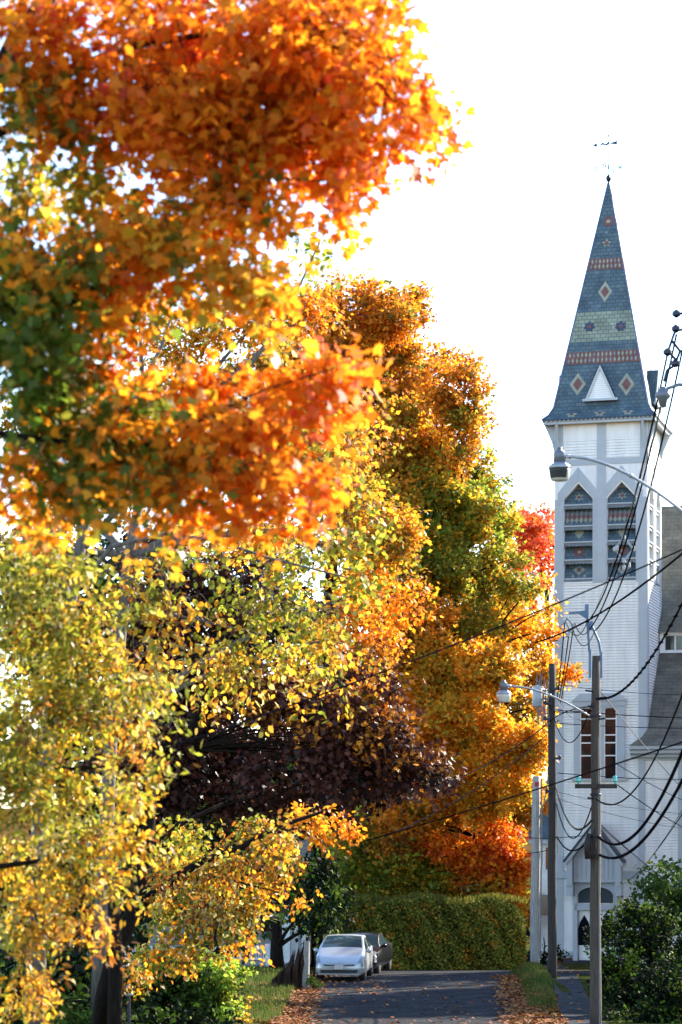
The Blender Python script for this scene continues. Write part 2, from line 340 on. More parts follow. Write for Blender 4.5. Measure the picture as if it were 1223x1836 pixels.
def tree(name, label, cat, base, seed, clumps, leaf, tpl, m, cover=3, spray=.6, per=9, wid=.5, droop=.3, outw=.8, subr=.42, flat=.5,
         trunk=None, tr=.3, limbs=True, extra=(), twig=0, twr=.01, bark='bark', group=None, limb_r=.35, upn=.7):
    rng = np.random.default_rng(seed); root = empty(name, base, label, cat, group=group)
    P, N, T, SZ, CO, TW = grow(rng, clumps, leaf, cover, spray, per, wid, droop, outw, subr, flat, upn)
    o = np.array(base); leaf_mesh('crown', P-o, N, T, SZ, CO, tpl, m, root)
    tb = MB(); off = Vector(base)
    path = [Vector(base)+Vector((0, 0, -.3))]+[Vector(p) for p in (trunk or [])]
    if len(path) > 1:
        n = len(path); rr = [tr*(1.25 if i == 0 else 1-.55*i/(n-1)) for i in range(n)]
        tb.tube([p-off for p in path], rr, 10)
        if limbs:
            top = path[max(1, n-3):]
            for ctr, org, dr, L in TW:
                c = Vector(ctr); a = min(top, key=lambda q: (q-c).length+max(0, q.z-c.z)*2)
                mid = a.lerp(c, .45)+Vector((0, 0, .12*(c-a).length))
                tb.tube([p-off for p in bez(a, mid, c)], [tr*limb_r*(1-.8*i/6) for i in range(7)], 6)
    for pth, r0, r1 in extra:
        n = len(pth); tb.tube([Vector(p)-off for p in pth], [r0+(r1-r0)*i/(n-1) for i in range(n)], 8)
    if twig:
        TW2 = [(ctr-o, org-o, dr, L) for ctr, org, dr, L in TW]; twigs(tb, rng, TW2, twig, twr)
    if tb.v: tb.build('trunk', M[bark], root, True)
    return root
def cl(Y, lst, depth=None):                            # (px,py,rx,ry,pal[,cover]) list at one depth, jittered
    r = random.Random(len(lst)*7+int(Y*10)); out = []
    for q in lst:
        out.append((q[0], q[1], Y+r.uniform(-1, 1)*(depth or .04*Y), q[2], q[3], q[4], None, q[5] if len(q) > 5 else 1))
    return out
def wp(Y, *pts): return [W(x, y, Y) for x, y in pts]

# ------------------------------------------------------------------ church
TW_ = 4.63; YAW = R(16)
org = Vector((15.2-TW_/2*math.cos(YAW), 120+TW_/2*math.sin(YAW), 0))
church = empty('church', (org.x, org.y, -1.4), 'white clapboard church with square belfry tower and tall patterned slate spire', 'church', -YAW)
SC = 4331/120.64
def zf(py): return 5-(py-HY)/SC+1.4                    # local height on the tower front
def xf(px): return (px-1077.2)/SC
def plane_hit(px, py, p0, n):                          # photo pixel -> point on a local plane of the church
    Mi = (Matrix.Translation(church.location) @ Matrix.Rotation(-YAW, 4, 'Z')).inverted()
    o = Mi @ Vector((0, 0, CZ)); d = (Mi @ W(px, py, 100))-o
    return o+d*((Vector(p0)-o).dot(Vector(n))/d.dot(Vector(n)))
HW = TW_/2
def face_frame(k, h=HW):
    a = k*math.pi/2; u = Vector((math.cos(a), math.sin(a), 0)); n = Vector((math.sin(a), -math.cos(a), 0))
    return Frame(Vector((0, HW, 0))+n*h, u, (0, 0, 1), n)
def clap(b, fr, u0, u1, z0, z1, e=.142, mi=0, dep=.03):   # overlapping clapboards
    n = max(1, round((z1-z0)/e)); e = (z1-z0)/n
    for i in range(n):
        a, c = z0+i*e, z0+(i+1)*e
        g_ = a+.046
        b.face([fr(u0, g_, dep), fr(u1, g_, dep), fr(u1, c, .014), fr(u0, c, .014)], mi)
        b.face([fr(u0, g_, -.045), fr(u1, g_, -.045), fr(u1, g_, dep), fr(u0, g_, dep)], mi)
        b.face([fr(u0, a, .014), fr(u1, a, .014), fr(u1, a, -.045), fr(u0, a, -.045)], mi)
        b.face([fr(u0, a, -.045), fr(u1, a, -.045), fr(u1, g_, -.045), fr(u0, g_, -.045)], mi)
def rect(a0, a1, b0, b1): return [(a0, b0), (a1, b0), (a1, b1), (a0, b1)]
zb, zbelt0, zsill, zshoul, zapex, zrail, ztop = .55, zf(1573), zf(1041), zf(893), zf(865), zf(833), zf(757)
zbelt1 = zf(1563)
# tower walls: core and clapboards
b = MB(); b.box(-HW+.06, HW-.06, .06, TW_-.06, .3, zsill-.05); b.box(-HW+.75, HW-.75, .75, TW_-.75, zsill-.1, zrail+.2); b.box(-HW+.02, HW-.02, .02, TW_-.02, zrail, ztop+.25)
for k in range(4):
    fr = face_frame(k, HW); clap(b, fr, -HW+.1, HW-.1, zb, zsill-.12)
b.build('tower_wall', M['white'], church)
b = MB()
for k in range(4):
    fr = face_frame(k, HW)
    for sgn in (-1, 1): b.prism(rect(min(sgn*HW, sgn*(HW-.42)), max(sgn*HW, sgn*(HW-.42)), zb, zsill-.12), fr, -.05, .045+.004*(k % 2))
b.build('corner_boards', M['trim'], church)
b = MB(); b.box(-HW+.08, HW-.08, .06, TW_-.06, -.6, zb)
b.build('foundation', M['brick'], church)
b = MB(); bd = MB(); bb = MB()
for k in range(4):
    fr = face_frame(k, HW); b.prism(rect(-HW-.04-.02*(k % 2), HW+.04+.02*(k % 2), zbelt0, zbelt1+.02), fr, 0, .075+.004*(k % 2)); bd.prism(rect(-HW-.1-.01*(k % 2), HW+.1+.01*(k % 2), zbelt0-.06, zbelt0-.003), fr, 0, .13+.01*(k % 2))
    bb.prism(rect(-HW-.02-.01*(k % 2), HW+.02+.01*(k % 2), zb-.1, zb+.1), fr, 0, .07+.004*(k % 2))
b.build('belt_course', M['trim'], church); bd.build('drip_moulding', M['trim'], church); bb.build('base_board', M['trim'], church)
# belfry faces
def oval_pts(cx, cz, rx, rz, n=12): return [(cx+rx*math.cos(2*math.pi*i/n), cz+rz*math.sin(2*math.pi*i/n)) for i in range(n)]
def star_pts(cx, cz, r, n=5, inner=.42, ph=math.pi/2, sq=1): return [(cx+(r if i % 2 == 0 else r*inner)*math.cos(ph+math.pi*i/n), cz+sq*(r if i % 2 == 0 else r*inner)*math.sin(ph+math.pi*i/n)) for i in range(2*n)]
def dia(cx, cz, rx, rz): return [(cx-rx, cz), (cx, cz-rz), (cx+rx, cz), (cx, cz+rz)]
bays = [(xf(1010.5), xf(1062.5)), (xf(1089), xf(1140.5))]
bel = MB(); trims = MB()
pat = ['slate', 'grey_slate', 'red_slate', 'pale_slate', 'trim', 'navy_slate']
for k in range(4):
    fr = face_frame(k, HW)
    xe = HW-.002*(k % 2+1)
    cuts = [(-xe, bays[0][0]), (bays[0][1], bays[1][0]), (bays[1][1], xe)]
    for a0, a1 in cuts:
        bel.prism(rect(a0, a1, zsill-.12, zshoul), fr, -.42, .02); trims.prism(rect(a0+.002, a1-.002, zsill-.11, zshoul-.02), fr, .015, .042+.002*(k % 2))
    for (o0, o1), (n0, n1) in zip(bays, ((-xe, (bays[0][1]+bays[1][0])/2), ((bays[0][1]+bays[1][0])/2+.001, xe))):
        m = (o0+o1)/2
        bel.prism([(n0, zshoul), (o0, zshoul), (m, zapex), (m, zrail), (n0, zrail)], fr, -.42, .02)
        bel.prism([(m, zapex), (o1, zshoul), (n1, zshoul), (n1, zrail), (m, zrail)], fr, -.42, .02)
        bel.prism(rect(o0, o1, zsill-.12, zsill-.04), fr, -.42, .06)
        # chevron boards
        hw = (n1-n0)/2-.1; zt = zf(836); zl = zf(882)
        trims.prism([(m, zt), (m-hw, zl), (m-hw, zl-.62), (m-.01, zapex+.12)], fr, .023, .06)
        trims.prism([(m, zt), (m+.01, zapex+.12), (m+hw, zl-.62), (m+hw, zl)], fr, .024, .062)
        for q in (o0-.2, o1+.06): trims.prism(rect(q, q+.14, zsill-.1, zl-.5), fr, .022, .05)
        # louvres
        lv = MB(); zs = [zsill-.02, zf(1008), zf(976), zf(944), zf(906)]; zs = [zf(1036), zf(1002), zf(970), zf(941), zf(903)]
        tops = zs[1:]+[zapex-.05]
        for j in range(5):
            z0, z1 = zs[j], tops[j]-.1
            pl = Frame(fr(0, z0, -.06), fr.u, (fr.v*(z1-z0)+fr.n*-.34).normalized(), Vector((0, 0, 1)))
            pl.n = pl.u.cross(pl.v); H = math.hypot(z1-z0, .34)
            sh = zshoul-.02; 
            if j < 4: shape = rect(o0+.01, o1-.01, 0, H)
            else:
                hs = max(.05, (sh-z0)*H/(z1-z0)); shape = [(o0+.01, 0), (o1-.01, 0), (o1-.01, hs), (m+.24, H-.1), (m-.24, H-.1), (o0+.01, hs)]
            lv.face([pl(a, c) for a, c in shape], 0, [(a+3*k, c+j) for a, c in shape])
            lv.face([pl(a, c, -.03) for a, c in shape[::-1]], 1)
            # pattern on each slate panel
            def put(o, mi, lift=.006): lv.face([pl(a, c, lift) for a, c in o], mi)
            cz = H*.5
            if j == 4: put(star_pts(m, cz*.85, .26, 6), 3); put(oval_pts(m, cz*.85, .1, .1), 2, .012)
            if j == 3:
                put(rect(o0+.03, o1-.03, H*.33, H*.66), 2)
                for q in range(6):
                    x = o0+.14+q*(o1-o0-.28)/5
                    put(dia(x, H*.66, .1, H*.2), 1, .012); put(dia(x, H*.3, .1, H*.17), 3, .012)
            if j == 2: put([(m, H*.2), (m+.24, H*.68), (m+.12, H*.95), (m-.12, H*.95), (m-.24, H*.68)], 3)
            if j == 1: put(star_pts(m, cz, .3, 6, .8), 2); put(oval_pts(m, cz, .08, .08), 3, .012)
            if j == 0:
                for dx, dz in ((0, .2), (-.2, 0), (.2, 0), (0, -.2)): put(dia(m+dx*.8, cz+.03+dz*.8, .14, .14), 3 if dz <= 0 else 1)
                put(dia(m, cz+.03, .13, .13), 2, .012); put(dia(m-.3, .14, .09, .09), 3); put(dia(m+.3, .14, .09, .09), 3)
            # shelf and scalloped valance hung below it
            lv.box(o0+.003, o1-.003, z0-.05, z0+.015, -.10, .035, 4, Frame(fr.o, fr.u, fr.v, fr.n))
            ns = 8; wv = (o1-o0)/ns
            val = [(o0+.004, z0-.05)]
            for q in range(ns):
                for a in range(7):
                    t = math.pi*a/6; val.append((min(max(o0+(q+.5)*wv-math.cos(t)*wv/2, o0+.004), o1-.004), z0-.15-math.sin(t)*.09))
            val.append((o1-.004, z0-.05)); lv.prism(val, fr, -.045, -.015, 1)
        if k != 2: lv.build('belfry_louvre', [M[q] for q in pat], church)
        # frieze above: boards
        b2 = n0+.42 if n0 < 0 and o0 < -1 else n0+.3
    # frieze with posts
    posts = [(-xe, -xe+.42), (-.19, .27), (xe-.34, xe)]
    for a0, a1 in posts: trims.prism(rect(a0, a1, zrail, ztop-.08), fr, .02, .055)
    trims.prism(rect(-.19, .27, zshoul-4.1, zrail), fr, .02, .072)
    trims.prism(rect(-xe, xe, zrail, zf(822)), fr, .021, .05)
    trims.prism(rect(-HW-.5+.003*k, HW+.5-.003*k, ztop-.08, ztop+.12), fr, .3, .46)
    clap(bel, fr, -HW, HW, zf(822), zf(786)); bel.prism(rect(-xe, xe, zf(786), ztop+.2), fr, -.3, .03)
    for sgn in (-1, 1):                                # curved corner brackets under the eaves
        bf = Frame(fr(sgn*(HW-.16), 0, 0), fr.n, fr.v, fr.u)
        trims.prism([(.02, ztop-.02), (.56, ztop-.02), (.42, ztop-.34), (.2, ztop-.85), (.02, ztop-1.55)], bf, -.06, .06)
bel.build('belfry_wall', M['white'], church); trims.build('belfry_trim', M['trim'], church)
# spire
zeave, zbrk, zap = zf(752), zf(727), 38.4+1.4
he, hb = HW+.56, HW+.06
sp = MB()
for k in range(4):
    fr = face_frame(k, 0)
    fe = lambda a, z, h: fr(a, z, h)
    H1 = math.hypot(zbrk-zeave, he-hb); H2 = math.hypot(zap-zbrk, hb)
    zm, hm = zeave+(zbrk-zeave)*.42, hb+(he-hb)*.42
    sp.face([fr(-he, zeave, he), fr(he, zeave, he), fr(hm, zm, hm), fr(-hm, zm, hm)], 0, [(-he, -H1), (he, -H1), (hm, -H1*.5), (-hm, -H1*.5)])
    sp.face([fr(-hm, zm, hm), fr(hm, zm, hm), fr(hb, zbrk, hb), fr(-hb, zbrk, hb)], 0, [(-hm, -H1*.5), (hm, -H1*.5), (hb, 0), (-hb, 0)])
    def hz(z): return hb*(zap-z)/(zap-zbrk)
    bands = [(zbrk, zf(612), 0), (zf(612), zf(558), 1), (zf(558), zap, 0)]
    # convert front pixel rows to heights on the leaning face
    rows = {}
    def zrow(py):
        p = plane_hit(1080, py, (0, HW-hb, zbrk), Vector((0, -(zap-zbrk), hb)).normalized()); return p.z
    bands = [(zbrk, zrow(612), 0), (zrow(612), zrow(558), 1), (zrow(558), zap-.05, 0)]
    for z0, z1, mi in bands:
        h0, h1 = hz(z0), hz(z1); v0, v1 = (z0-zbrk)/(zap-zbrk)*H2, (z1-zbrk)/(zap-zbrk)*H2
        sp.face([fr(-h0, z0, h0), fr(h0, z0, h0), fr(h1, z1, h1), fr(-h1, z1, h1)], mi, [(-h0, v0), (h0, v0), (h1, v1), (-h1, v1)])
    pl = Frame(fr(0, zbrk, hb), fr.u, (fr.v*(zap-zbrk)-fr.n*hb).normalized(), fr.u); pl.n = pl.u.cross(pl.v)
    def on(px, py):                                    # photo pixel -> (a,b) on the front slope
        f0 = face_frame(0, 0); n0 = Vector((0, -(zap-zbrk), hb)).normalized(); p = plane_hit(px, py, (0, HW-hb, zbrk), n0)
        v0 = Vector((0, hb, zap-zbrk)).normalized(); return p.x, (p-Vector((0, HW-hb, zbrk))).dot(v0)
    def put(o, mi, l=.012): sp.face([pl(a, c, l) for a, c in o], mi)
    for px, py, rx, ry in ((1085, 523, 13, 20), (1036, 689, 15, 21), (1123.5, 689, 15, 21)):
        a, c = on(px, py); s = 1/SC
        put(dia(a, c, rx*s, ry*s*1.03), 4); put(dia(a, c, rx*s*.58, ry*s*.58), 3, .02)
    for px, py in ((1057, 586), (1113, 585)):
        a, c = on(px, py); put(star_pts(a, c, .31, 7, .72), 5); put(oval_pts(a, c, .09, .09), 3, .02)
    a, c = on(1088, 436); put(star_pts(a, c, .27, 5), 4); put(oval_pts(a, c, .11, .11), 3, .02)
    a, c = on(1091, 397); put(star_pts(a, c, .3, 8, .85), 3); put(oval_pts(a, c, .1, .1), 4, .02)
    a, c = on(1087, 417); put(oval_pts(a, c, .09, .07), 6)
    for py0, py1, nrow in ((463, 483, 8), (629, 651, 17)):
        (_, c0), (_, c1) = on(1085, py1), on(1085, py0)
        q0, q1 = hb*(1-c0/H2)-.03, hb*(1-c1/H2)-.03
        put([(-q0, c0), (q0, c0), (q1, c1), (-q1, c1)], 3)
        for r_ in range(2):
            cc = c0+(c1-c0)*(.28+.46*r_); qq = hb*(1-cc/H2)-.1
            for i in range(nrow):
                x = -qq+2*qq*(i+.5)/nrow; put(dia(x, cc, qq/nrow*.62, (c1-c0)*.23), 4 if (i*7+r_*3) % 5 else 6, .02)
    pl2 = Frame(fr(0, zeave, he), fr.u, (fr.v*(zm-zeave)-fr.n*(he-hm)).normalized(), fr.u); pl2.n = pl2.u.cross(pl2.v)
    for px in (1024, 1075, 1126):
        x = (px-1075)/SC
        sp.face([pl2(a, c, .015) for a, c in star_pts(x, .38, .32, 6, .55, 0, 1.1)], 4); sp.face([pl2(a, c, .024) for a, c in oval_pts(x, .36, .1, .09)], 3)
    # scalloped lower edge
    ne = 26
    for i in range(ne):
        x0, x1 = -he+2*he*i/ne, -he+2*he*(i+1)/ne
        sp.prism([(x0, zeave+.01), ((x0+x1)/2, zeave-.1), (x1, zeave+.01)], fr, he-.05, he-.005, 0)
spo = sp.build('spire', [M['slate'], M['slate_green'], M['ridge'], M['red_slate'], M['pale_slate'], M['navy_slate'], M['grey_slate']], church)
b = MB(); b.box(-he+.06, he-.06, HW-he+.06, HW+he-.06, zeave-.1, zeave-.02); b.build('soffit', M['trim'], church)
b = MB()
for sx, sy in ((1, 1), (1, -1), (-1, 1), (-1, -1)):
    b.tube([(sx*he, HW+sy*he, zeave+.02), (sx*hm, HW+sy*hm, zm), (sx*hb, HW+sy*hb, zbrk), (0, HW, zap)], [.05, .045, .045, .03], 6)
b.build('ridge_cap', M['ridge'], spo)
# triangular dormers on the spire
for k in range(4):
    fr = face_frame(k, 0)
    zd0, zd1 = zf(719), zrow(657); hw = .80; ho = hz(zd0)+.16
    d = MB()
    fr2 = Frame(fr(0, 0, ho), fr.u, fr.v, fr.n)
    lft = [(-hw, zd0), (0, zd1), (0, zd1-.24), (-hw+.16, zd0+.07)]
    d.prism(lft, fr2, -.05, .05, 0); d.prism([(-q, z) for q, z in lft[::-1]], fr2, -.05, .051, 0)
    d.prism(rect(-hw-.08, hw+.08, zd0-.02, zd0+.1), fr2, -.05, .09, 0)
    n = 13
    for i in range(n):
        z0 = zd0+.1+(zd1-zd0-.4)*i/n; z1 = z0+(zd1-zd0-.4)/n; x0 = hw*(1-(z0-zd0)/(zd1-zd0)); x1 = hw*(1-(z1-zd0)/(zd1-zd0))
        d.face([fr2(-x0, z0, .0), fr2(x0, z0, .0), fr2(x1, z1, -.03), fr2(-x1, z1, -.03)], 1)
    bk = hz(zd1)
    for sgn in (-1, 1):                                # the little roof running back into the spire
        P = [fr(sgn*(hw+.05), zd0, ho-.03), fr(0, zd1+.06, ho+.06), fr(0, zd1+.06, bk-.05), fr(sgn*(hw+.05), zd0, hz(zd0)-.05)]
        d.face(P if sgn < 0 else P[::-1], 2, [(0, 0), (1.5, 0), (1.5, 1), (0, 1)])
    d.build('dormer', [M['trim'], M['white'], M['slate']], spo)
# weather vane
v = MB(); zt = zap
v.lathe([(.03, -.5), (.05, -.1), (.12, .0), (.14, .1), (.1, .2), (.03, .27)], (0, HW, zt), 12)
v.tube([(0, HW, zt), (0, HW, zt+2.25)], [.018, .012], 6)
for zz, rr in ((.62, .06), (.72, .05), (2.25, .05)): v.lathe([(.01, -rr), (rr, 0), (.01, rr)], (0, HW, zt+zz), 10)
rz = R(-10)
ax = [Vector((math.cos(rz+i*math.pi/2), math.sin(rz+i*math.pi/2), 0)) for i in range(4)]
c0 = Vector((0, HW, zt+.6))
strokes = {'W': [((-.1, .12), (-.05, -.12)), ((-.05, -.12), (0, .05)), ((0, .05), (.05, -.12)), ((.05, -.12), (.1, .12))],
           'E': [((-.07, .12), (-.07, -.12)), ((-.07, .12), (.07, .12)), ((-.07, 0), (.05, 0)), ((-.07, -.12), (.07, -.12))],
           'N': [((-.08, -.12), (-.08, .12)), ((-.08, .12), (.08, -.12)), ((.08, -.12), (.08, .12))],
           'S': [((.08, .1), (-.06, .12)), ((-.06, .12), (-.06, .01)), ((-.06, .01), (.07, -.01)), ((.07, -.01), (.07, -.11)), ((.07, -.11), (-.08, -.12))]}
for a, ch in zip(ax, 'WSEN'):
    v.tube([c0, c0+a*.5], .012, 5); q = c0+a*.62
    u = ax[0] if ch in 'WE' else Vector((.8, -.6, 0))
    for p0, p1 in strokes[ch]: v.tube([q+u*p0[0]+Vector((0, 0, p0[1])), q+u*p1[0]+Vector((0, 0, p1[1]))], .02, 5)
c1 = Vector((0, HW, zt+1.85)); u = Vector((math.cos(R(-8)), math.sin(R(-8)), 0))
v.tube([c1-u*.75, c1+u*.45], .008, 5)
v.shape([c1-u*.85, c1-u*.62+Vector((0, .0, .11)), c1-u*.62-Vector((0, 0, .11)), c1-u*.62+Vector((0, .02, 0))], [(0, 1, 3), (0, 3, 2), (1, 2, 3), (0, 2, 1)])
v.prism([(.1, -.02), (.5, -.10), (.42, 0), (.5, .10), (.1, .02)], Frame(c1, u, (0, 0, 1), u.cross(Vector((0, 0, 1)))), -.01, .01)
v.prism([(-.5, -.03), (-.3, .09), (-.15, -.02), (-.02, .1), (.08, .02), (-.1, -.08), (-.3, -.02)], Frame(c1, u, (0, 0, 1), u.cross(Vector((0, 0, 1)))), -.01, .01)
v.build('weather_vane', M['iron'], church)
# double window in the tower front
fr0 = face_frame(0, HW)
wn = MB(); wx0, wx1, wz0, wz1 = xf(1029), xf(1121), zf(1396), zf(1266)
for o0, o1 in ((xf(1041), xf(1062)), (xf(1084), xf(1106))):
    pass
wn.prism(rect(wx0, xf(1040), wz0, wz1), fr0, .01, .10); wn.prism(rect(xf(1063), xf(1083.5), wz0, wz1), fr0, .01, .10); wn.prism(rect(xf(1106.5), wx1, wz0, wz1), fr0, .01, .10)
wn.prism(rect(wx0-.1, wx1+.1, wz0-.12, wz0-.002), fr0, .01, .16); wn.prism([(wx0-.05, wz1), (wx1+.05, wz1), (wx1+.05, zf(1257)), (wx0-.05, zf(1257))], fr0, .01, .14)
wn.prism([(wx0-.1, zf(1257)), (wx1+.1, zf(1257)), (wx1-.3, zf(1244)), (wx0+.3, zf(1244))], fr0, .01, .2)
for o0, o1 in ((xf(1040), xf(1063)), (xf(1083.5), xf(1106.5))):
    m = (o0+o1)/2; wn.prism([(o0, wz1), (o1, wz1), (o1, zf(1276)), (m+.2, zf(1270)), (m-.2, zf(1270)), (o0, zf(1276))], fr0, .01, .085)
win = wn.build('tower_window', M['trim'], church)
for o0, o1 in ((xf(1040), xf(1063)), (xf(1083.5), xf(1106.5))):
    p = MB(); p.prism(rect(o0+.003, o1-.003, wz0+.003, wz1-.02), fr0, .032, .045); p.build('window_pane', M['glass'], win)
    p = MB()
    for z in (zf(1332), zf(1355), zf(1289), zf(1318)):
        p.prism(rect(o0+.04, o1-.04, z-.03, z+.03), fr0, .045, .075)
    for x0 in (o0+.004, o1-.054): p.prism(rect(x0, x0+.05, wz0+.01, wz1-.1), fr0, .045, .079)
    p.build('sash', M['white'], win)
# portal: gabled hood on posts, arched transom, double door with lancets
pt = MB(); px0, px1, pc = xf(1015), xf(1123), xf(1069); ze = zf(1543); za = zf(1474); 
b = MB()
for sgn in (-1, 1):
    hw = (px1-px0)/2
    o = [(pc, za), (pc+sgn*hw, ze), (pc+sgn*hw, ze-.09), (pc, za-.14)]
    b.prism(o if sgn < 0 else o[::-1], fr0, .02, .98+.002*sgn)
b.build('portal_roof', M['slate'], church)
pt = MB()
for sgn in (-1, 1):
    o = [(pc, za-.15), (pc+sgn*(hw-.04), ze-.1), (pc+sgn*(hw-.05), ze-.3), (pc, za-.42)]
    pt.prism(o if sgn < 0 else o[::-1], fr0, .8, .9+.002*sgn)
    x0, x1 = sorted((pc+sgn*(hw-.42), pc+sgn*(hw-.15)))
    pt.prism(rect(x0, x1, zf(1588), ze+.2), fr0, .03, .8)
    pt.prism([(x0-.03, zf(1588)), (x1+.03, zf(1588)), (x1+.01, zf(1606)), (x0-.01, zf(1606))], fr0, .03, .72)
    x0, x1 = sorted((pc+sgn*(hw-.6), pc+sgn*(hw-.38)))
    pt.prism(rect(x0, x1, 0, zf(1606)), fr0, .03, .30)
gw = hw-.45
pt.prism([(pc-gw, zf(1580)), (pc+gw, zf(1580)), (pc+gw, ze+.12), (pc, za-.5), (pc-gw, ze+.12)], fr0, .02, .42)
for i in range(9):
    x = pc-gw+.18+i*(2*gw-.36)/8; pt.prism(rect(x-.012, x+.012, zf(1577), zf(1530)), fr0, .42, .45)
tz0, tz1, tw = zf(1619), zf(1590), xf(1101)-xf(1069)
pt.prism(rect(pc-gw, pc+gw, zf(1582), zf(1580)-.004), fr0, .02, .5)
arch = [(pc-gw+.02, zf(1583)), (pc-gw+.02, tz0), (pc-tw, tz0)]+[(pc-tw*math.cos(math.pi*i/14), zf(1606)+(tz1-zf(1606))*math.sin(math.pi*i/14)) for i in range(15)]+[(pc+tw, tz0), (pc+gw-.02, tz0), (pc+gw-.02, zf(1583))]
pt.prism(arch[::-1], fr0, .02, .25); pt.prism(rect(pc-.11, pc+.11, tz0, tz1), fr0, .05, .22)
pt.prism(rect(pc-gw, pc+gw, zf(1632), zf(1621)), fr0, .02, .30)
pt.build('portal_frame', M['trim'], church)
b = MB(); b.prism(rect(pc-tw, pc+tw, tz0, tz1+.02), fr0, .03, .06); b.build('transom_window', M['transom'], church)
for sgn in (-1, 1):
    dr = MB(); x0, x1 = sorted((pc+sgn*.01, pc+sgn*(gw-.2))); dr.prism(rect(x0, x1, .22, zf(1632)-.004), fr0, .02, .12)
    lx = pc+sgn*.58
    for q in (x0+.06, x1-.16): dr.prism(rect(q, q+.1, .3, zf(1636)), fr0, .12, .145)
    for z in (.3, 1.0): dr.prism(rect(x0+.16, x1-.16, z, z+.08), fr0, .12, .145)
    do = dr.build('door', M['white'], church)
    la = [(lx-.3, zf(1695)), (lx+.3, zf(1695)), (lx+.3, zf(1665)), (lx+.22, zf(1654)), (lx, zf(1641)), (lx-.22, zf(1654)), (lx-.3, zf(1665))]
    b = MB(); b.prism(la, fr0, .10, .150); b.build('door_window', M['door_dark'], do)
    b = MB(); b.lathe([(.03, -.05), (.045, 0), (.03, .05)], fr0(pc+sgn*.12, 1.15, .17), 8); b.build('door_knob', M['iron'], do)
b = MB(); b.prism(rect(pc-1.4, pc+1.4, -.4, .2), fr0, .02, 1.2); b.prism(rect(pc-1.4, pc+1.4, -.4, .02), fr0, 1.2, 1.6); b.build('doorstep', M['concrete'], church)
# nave and aisle
ax0, ax1 = xf(1147), 17.0; aw = -.25; z_ae = zf(1352)
fa = Frame((0, aw, 0), (1, 0, 0), (0, 0, 1), (0, -1, 0))
b = MB(); clap(b, fa, ax0+.05, ax1, .5, z_ae-.1); b.box(ax0+.02, ax1, aw+.06, 4.1, -.6, z_ae+.2)
fl = Frame((ax0+.02, 0, 0), (0, -1, 0), (0, 0, 1), (-1, 0, 0)); 
b.face([(HW+.01, 0, z_ae+.1), (HW+.01, 4.0, z_ae+.1), (HW+.01, 4.0, zf(1172))])
b.box(2.36, ax1, 4.0, 13, z_ae, zf(1172)+1.35)
b.box(1.6, ax1, TW_+.05, 13.5, 1, zf(1172)+1.3)
b.face([(1.62, 4.7, zf(1140)), (1.62, 14, zf(1140)), (1.62, 9.6, 23.6)])
b.build('nave_wall', M['white'], church)
b = MB()
for px in (1147, 1217, 1290, 1400):
    x = xf(px); b.prism(rect(x, x+.3, .4, z_ae-.25), fa, .0, .06)
b.prism(rect(ax0, ax1, z_ae-.35, z_ae-.12), fa, .0, .062); b.build('pilaster', M['trim'], church)
b = MB(); xl = xf(1134)
prof = [(-.95, z_ae+.34), (-.95, z_ae+.2), (-.8, z_ae+.12), (-.8, z_ae+.0), (-.55, z_ae-.1), (-.55, z_ae-.2), (aw+.01, z_ae-.24), (aw+.01, z_ae+.34)]
b.prism([(y, z) for y, z in prof], Frame((xl, 0, 0), (0, 1, 0), (0, 0, 1), (1, 0, 0)), 0, ax1-xl, 0)
b.build('cornice', M['trim'], church)
b = MB()
zr = [(-.98, z_ae+.35), (-.42, z_ae+.82), (-.03, z_ae+1.3), (4.02, 14.45+1.4)]
xle = [xl-.05, xl+.55, HW+.08, HW+.02]
for (y0, z0), (y1, z1), a0, a1 in zip(zr, zr[1:], xle, xle[1:]):
    vv = y0*1.4; v1 = vv+math.hypot(y1-y0, z1-z0)
    b.face([(a0, y0, z0), (ax1+.4, y0, z0), (ax1+.4, y1, z1), (a1, y1, z1)], 0, [(a0, vv), (ax1, vv), (ax1, v1), (a1, v1)])
b.build('aisle_roof', M['roof'], church)
b = MB(); z0, z1 = 14.45+1.35, 15.3+1.5
fc = Frame((0, 3.98, 0), (1, 0, 0), (0, 0, 1), (0, -1, 0))
b.prism(rect(2.37, ax1, z0, z0+.14), fc, 0, .08); b.prism(rect(2.37, ax1, z1-.12, z1+.1), fc, 0, .12)
for i in range(12): b.prism(rect(2.37+i*1.32, 2.62+i*1.32, z0+.14, z1-.12), fc, 0, .06)
clw = b.build('clerestory', M['white'], church)
for i in range(11):
    p = MB(); p.prism(rect(2.66+i*1.32, 3.65+i*1.32, z0+.16, z1-.14), fc, .01, .03); p.prism(rect(3.12+i*1.32, 3.2+i*1.32, z0+.16, z1-.14), fc, .03, .05, 1); p.build('clerestory_window', [M['glass'], M['white']], clw)
b = MB()
yr, zrg = 9.6, 5+590*129.8/4331+1.4
b.face([(1.5, 3.55, z1+.05), (ax1+.4, 3.55, z1+.05), (ax1+.4, yr, zrg), (1.5, yr, zrg)], 0, [(0, 0), (ax1, 0), (ax1, 9), (0, 9)])
b.face([(1.5, yr, zrg), (ax1+.4, yr, zrg), (ax1+.4, 15.6, z1+.05), (1.5, 15.6, z1+.05)], 0, [(0, 0), (ax1, 0), (ax1, 9), (0, 9)])
b.build('nave_roof', M['roof'], church)
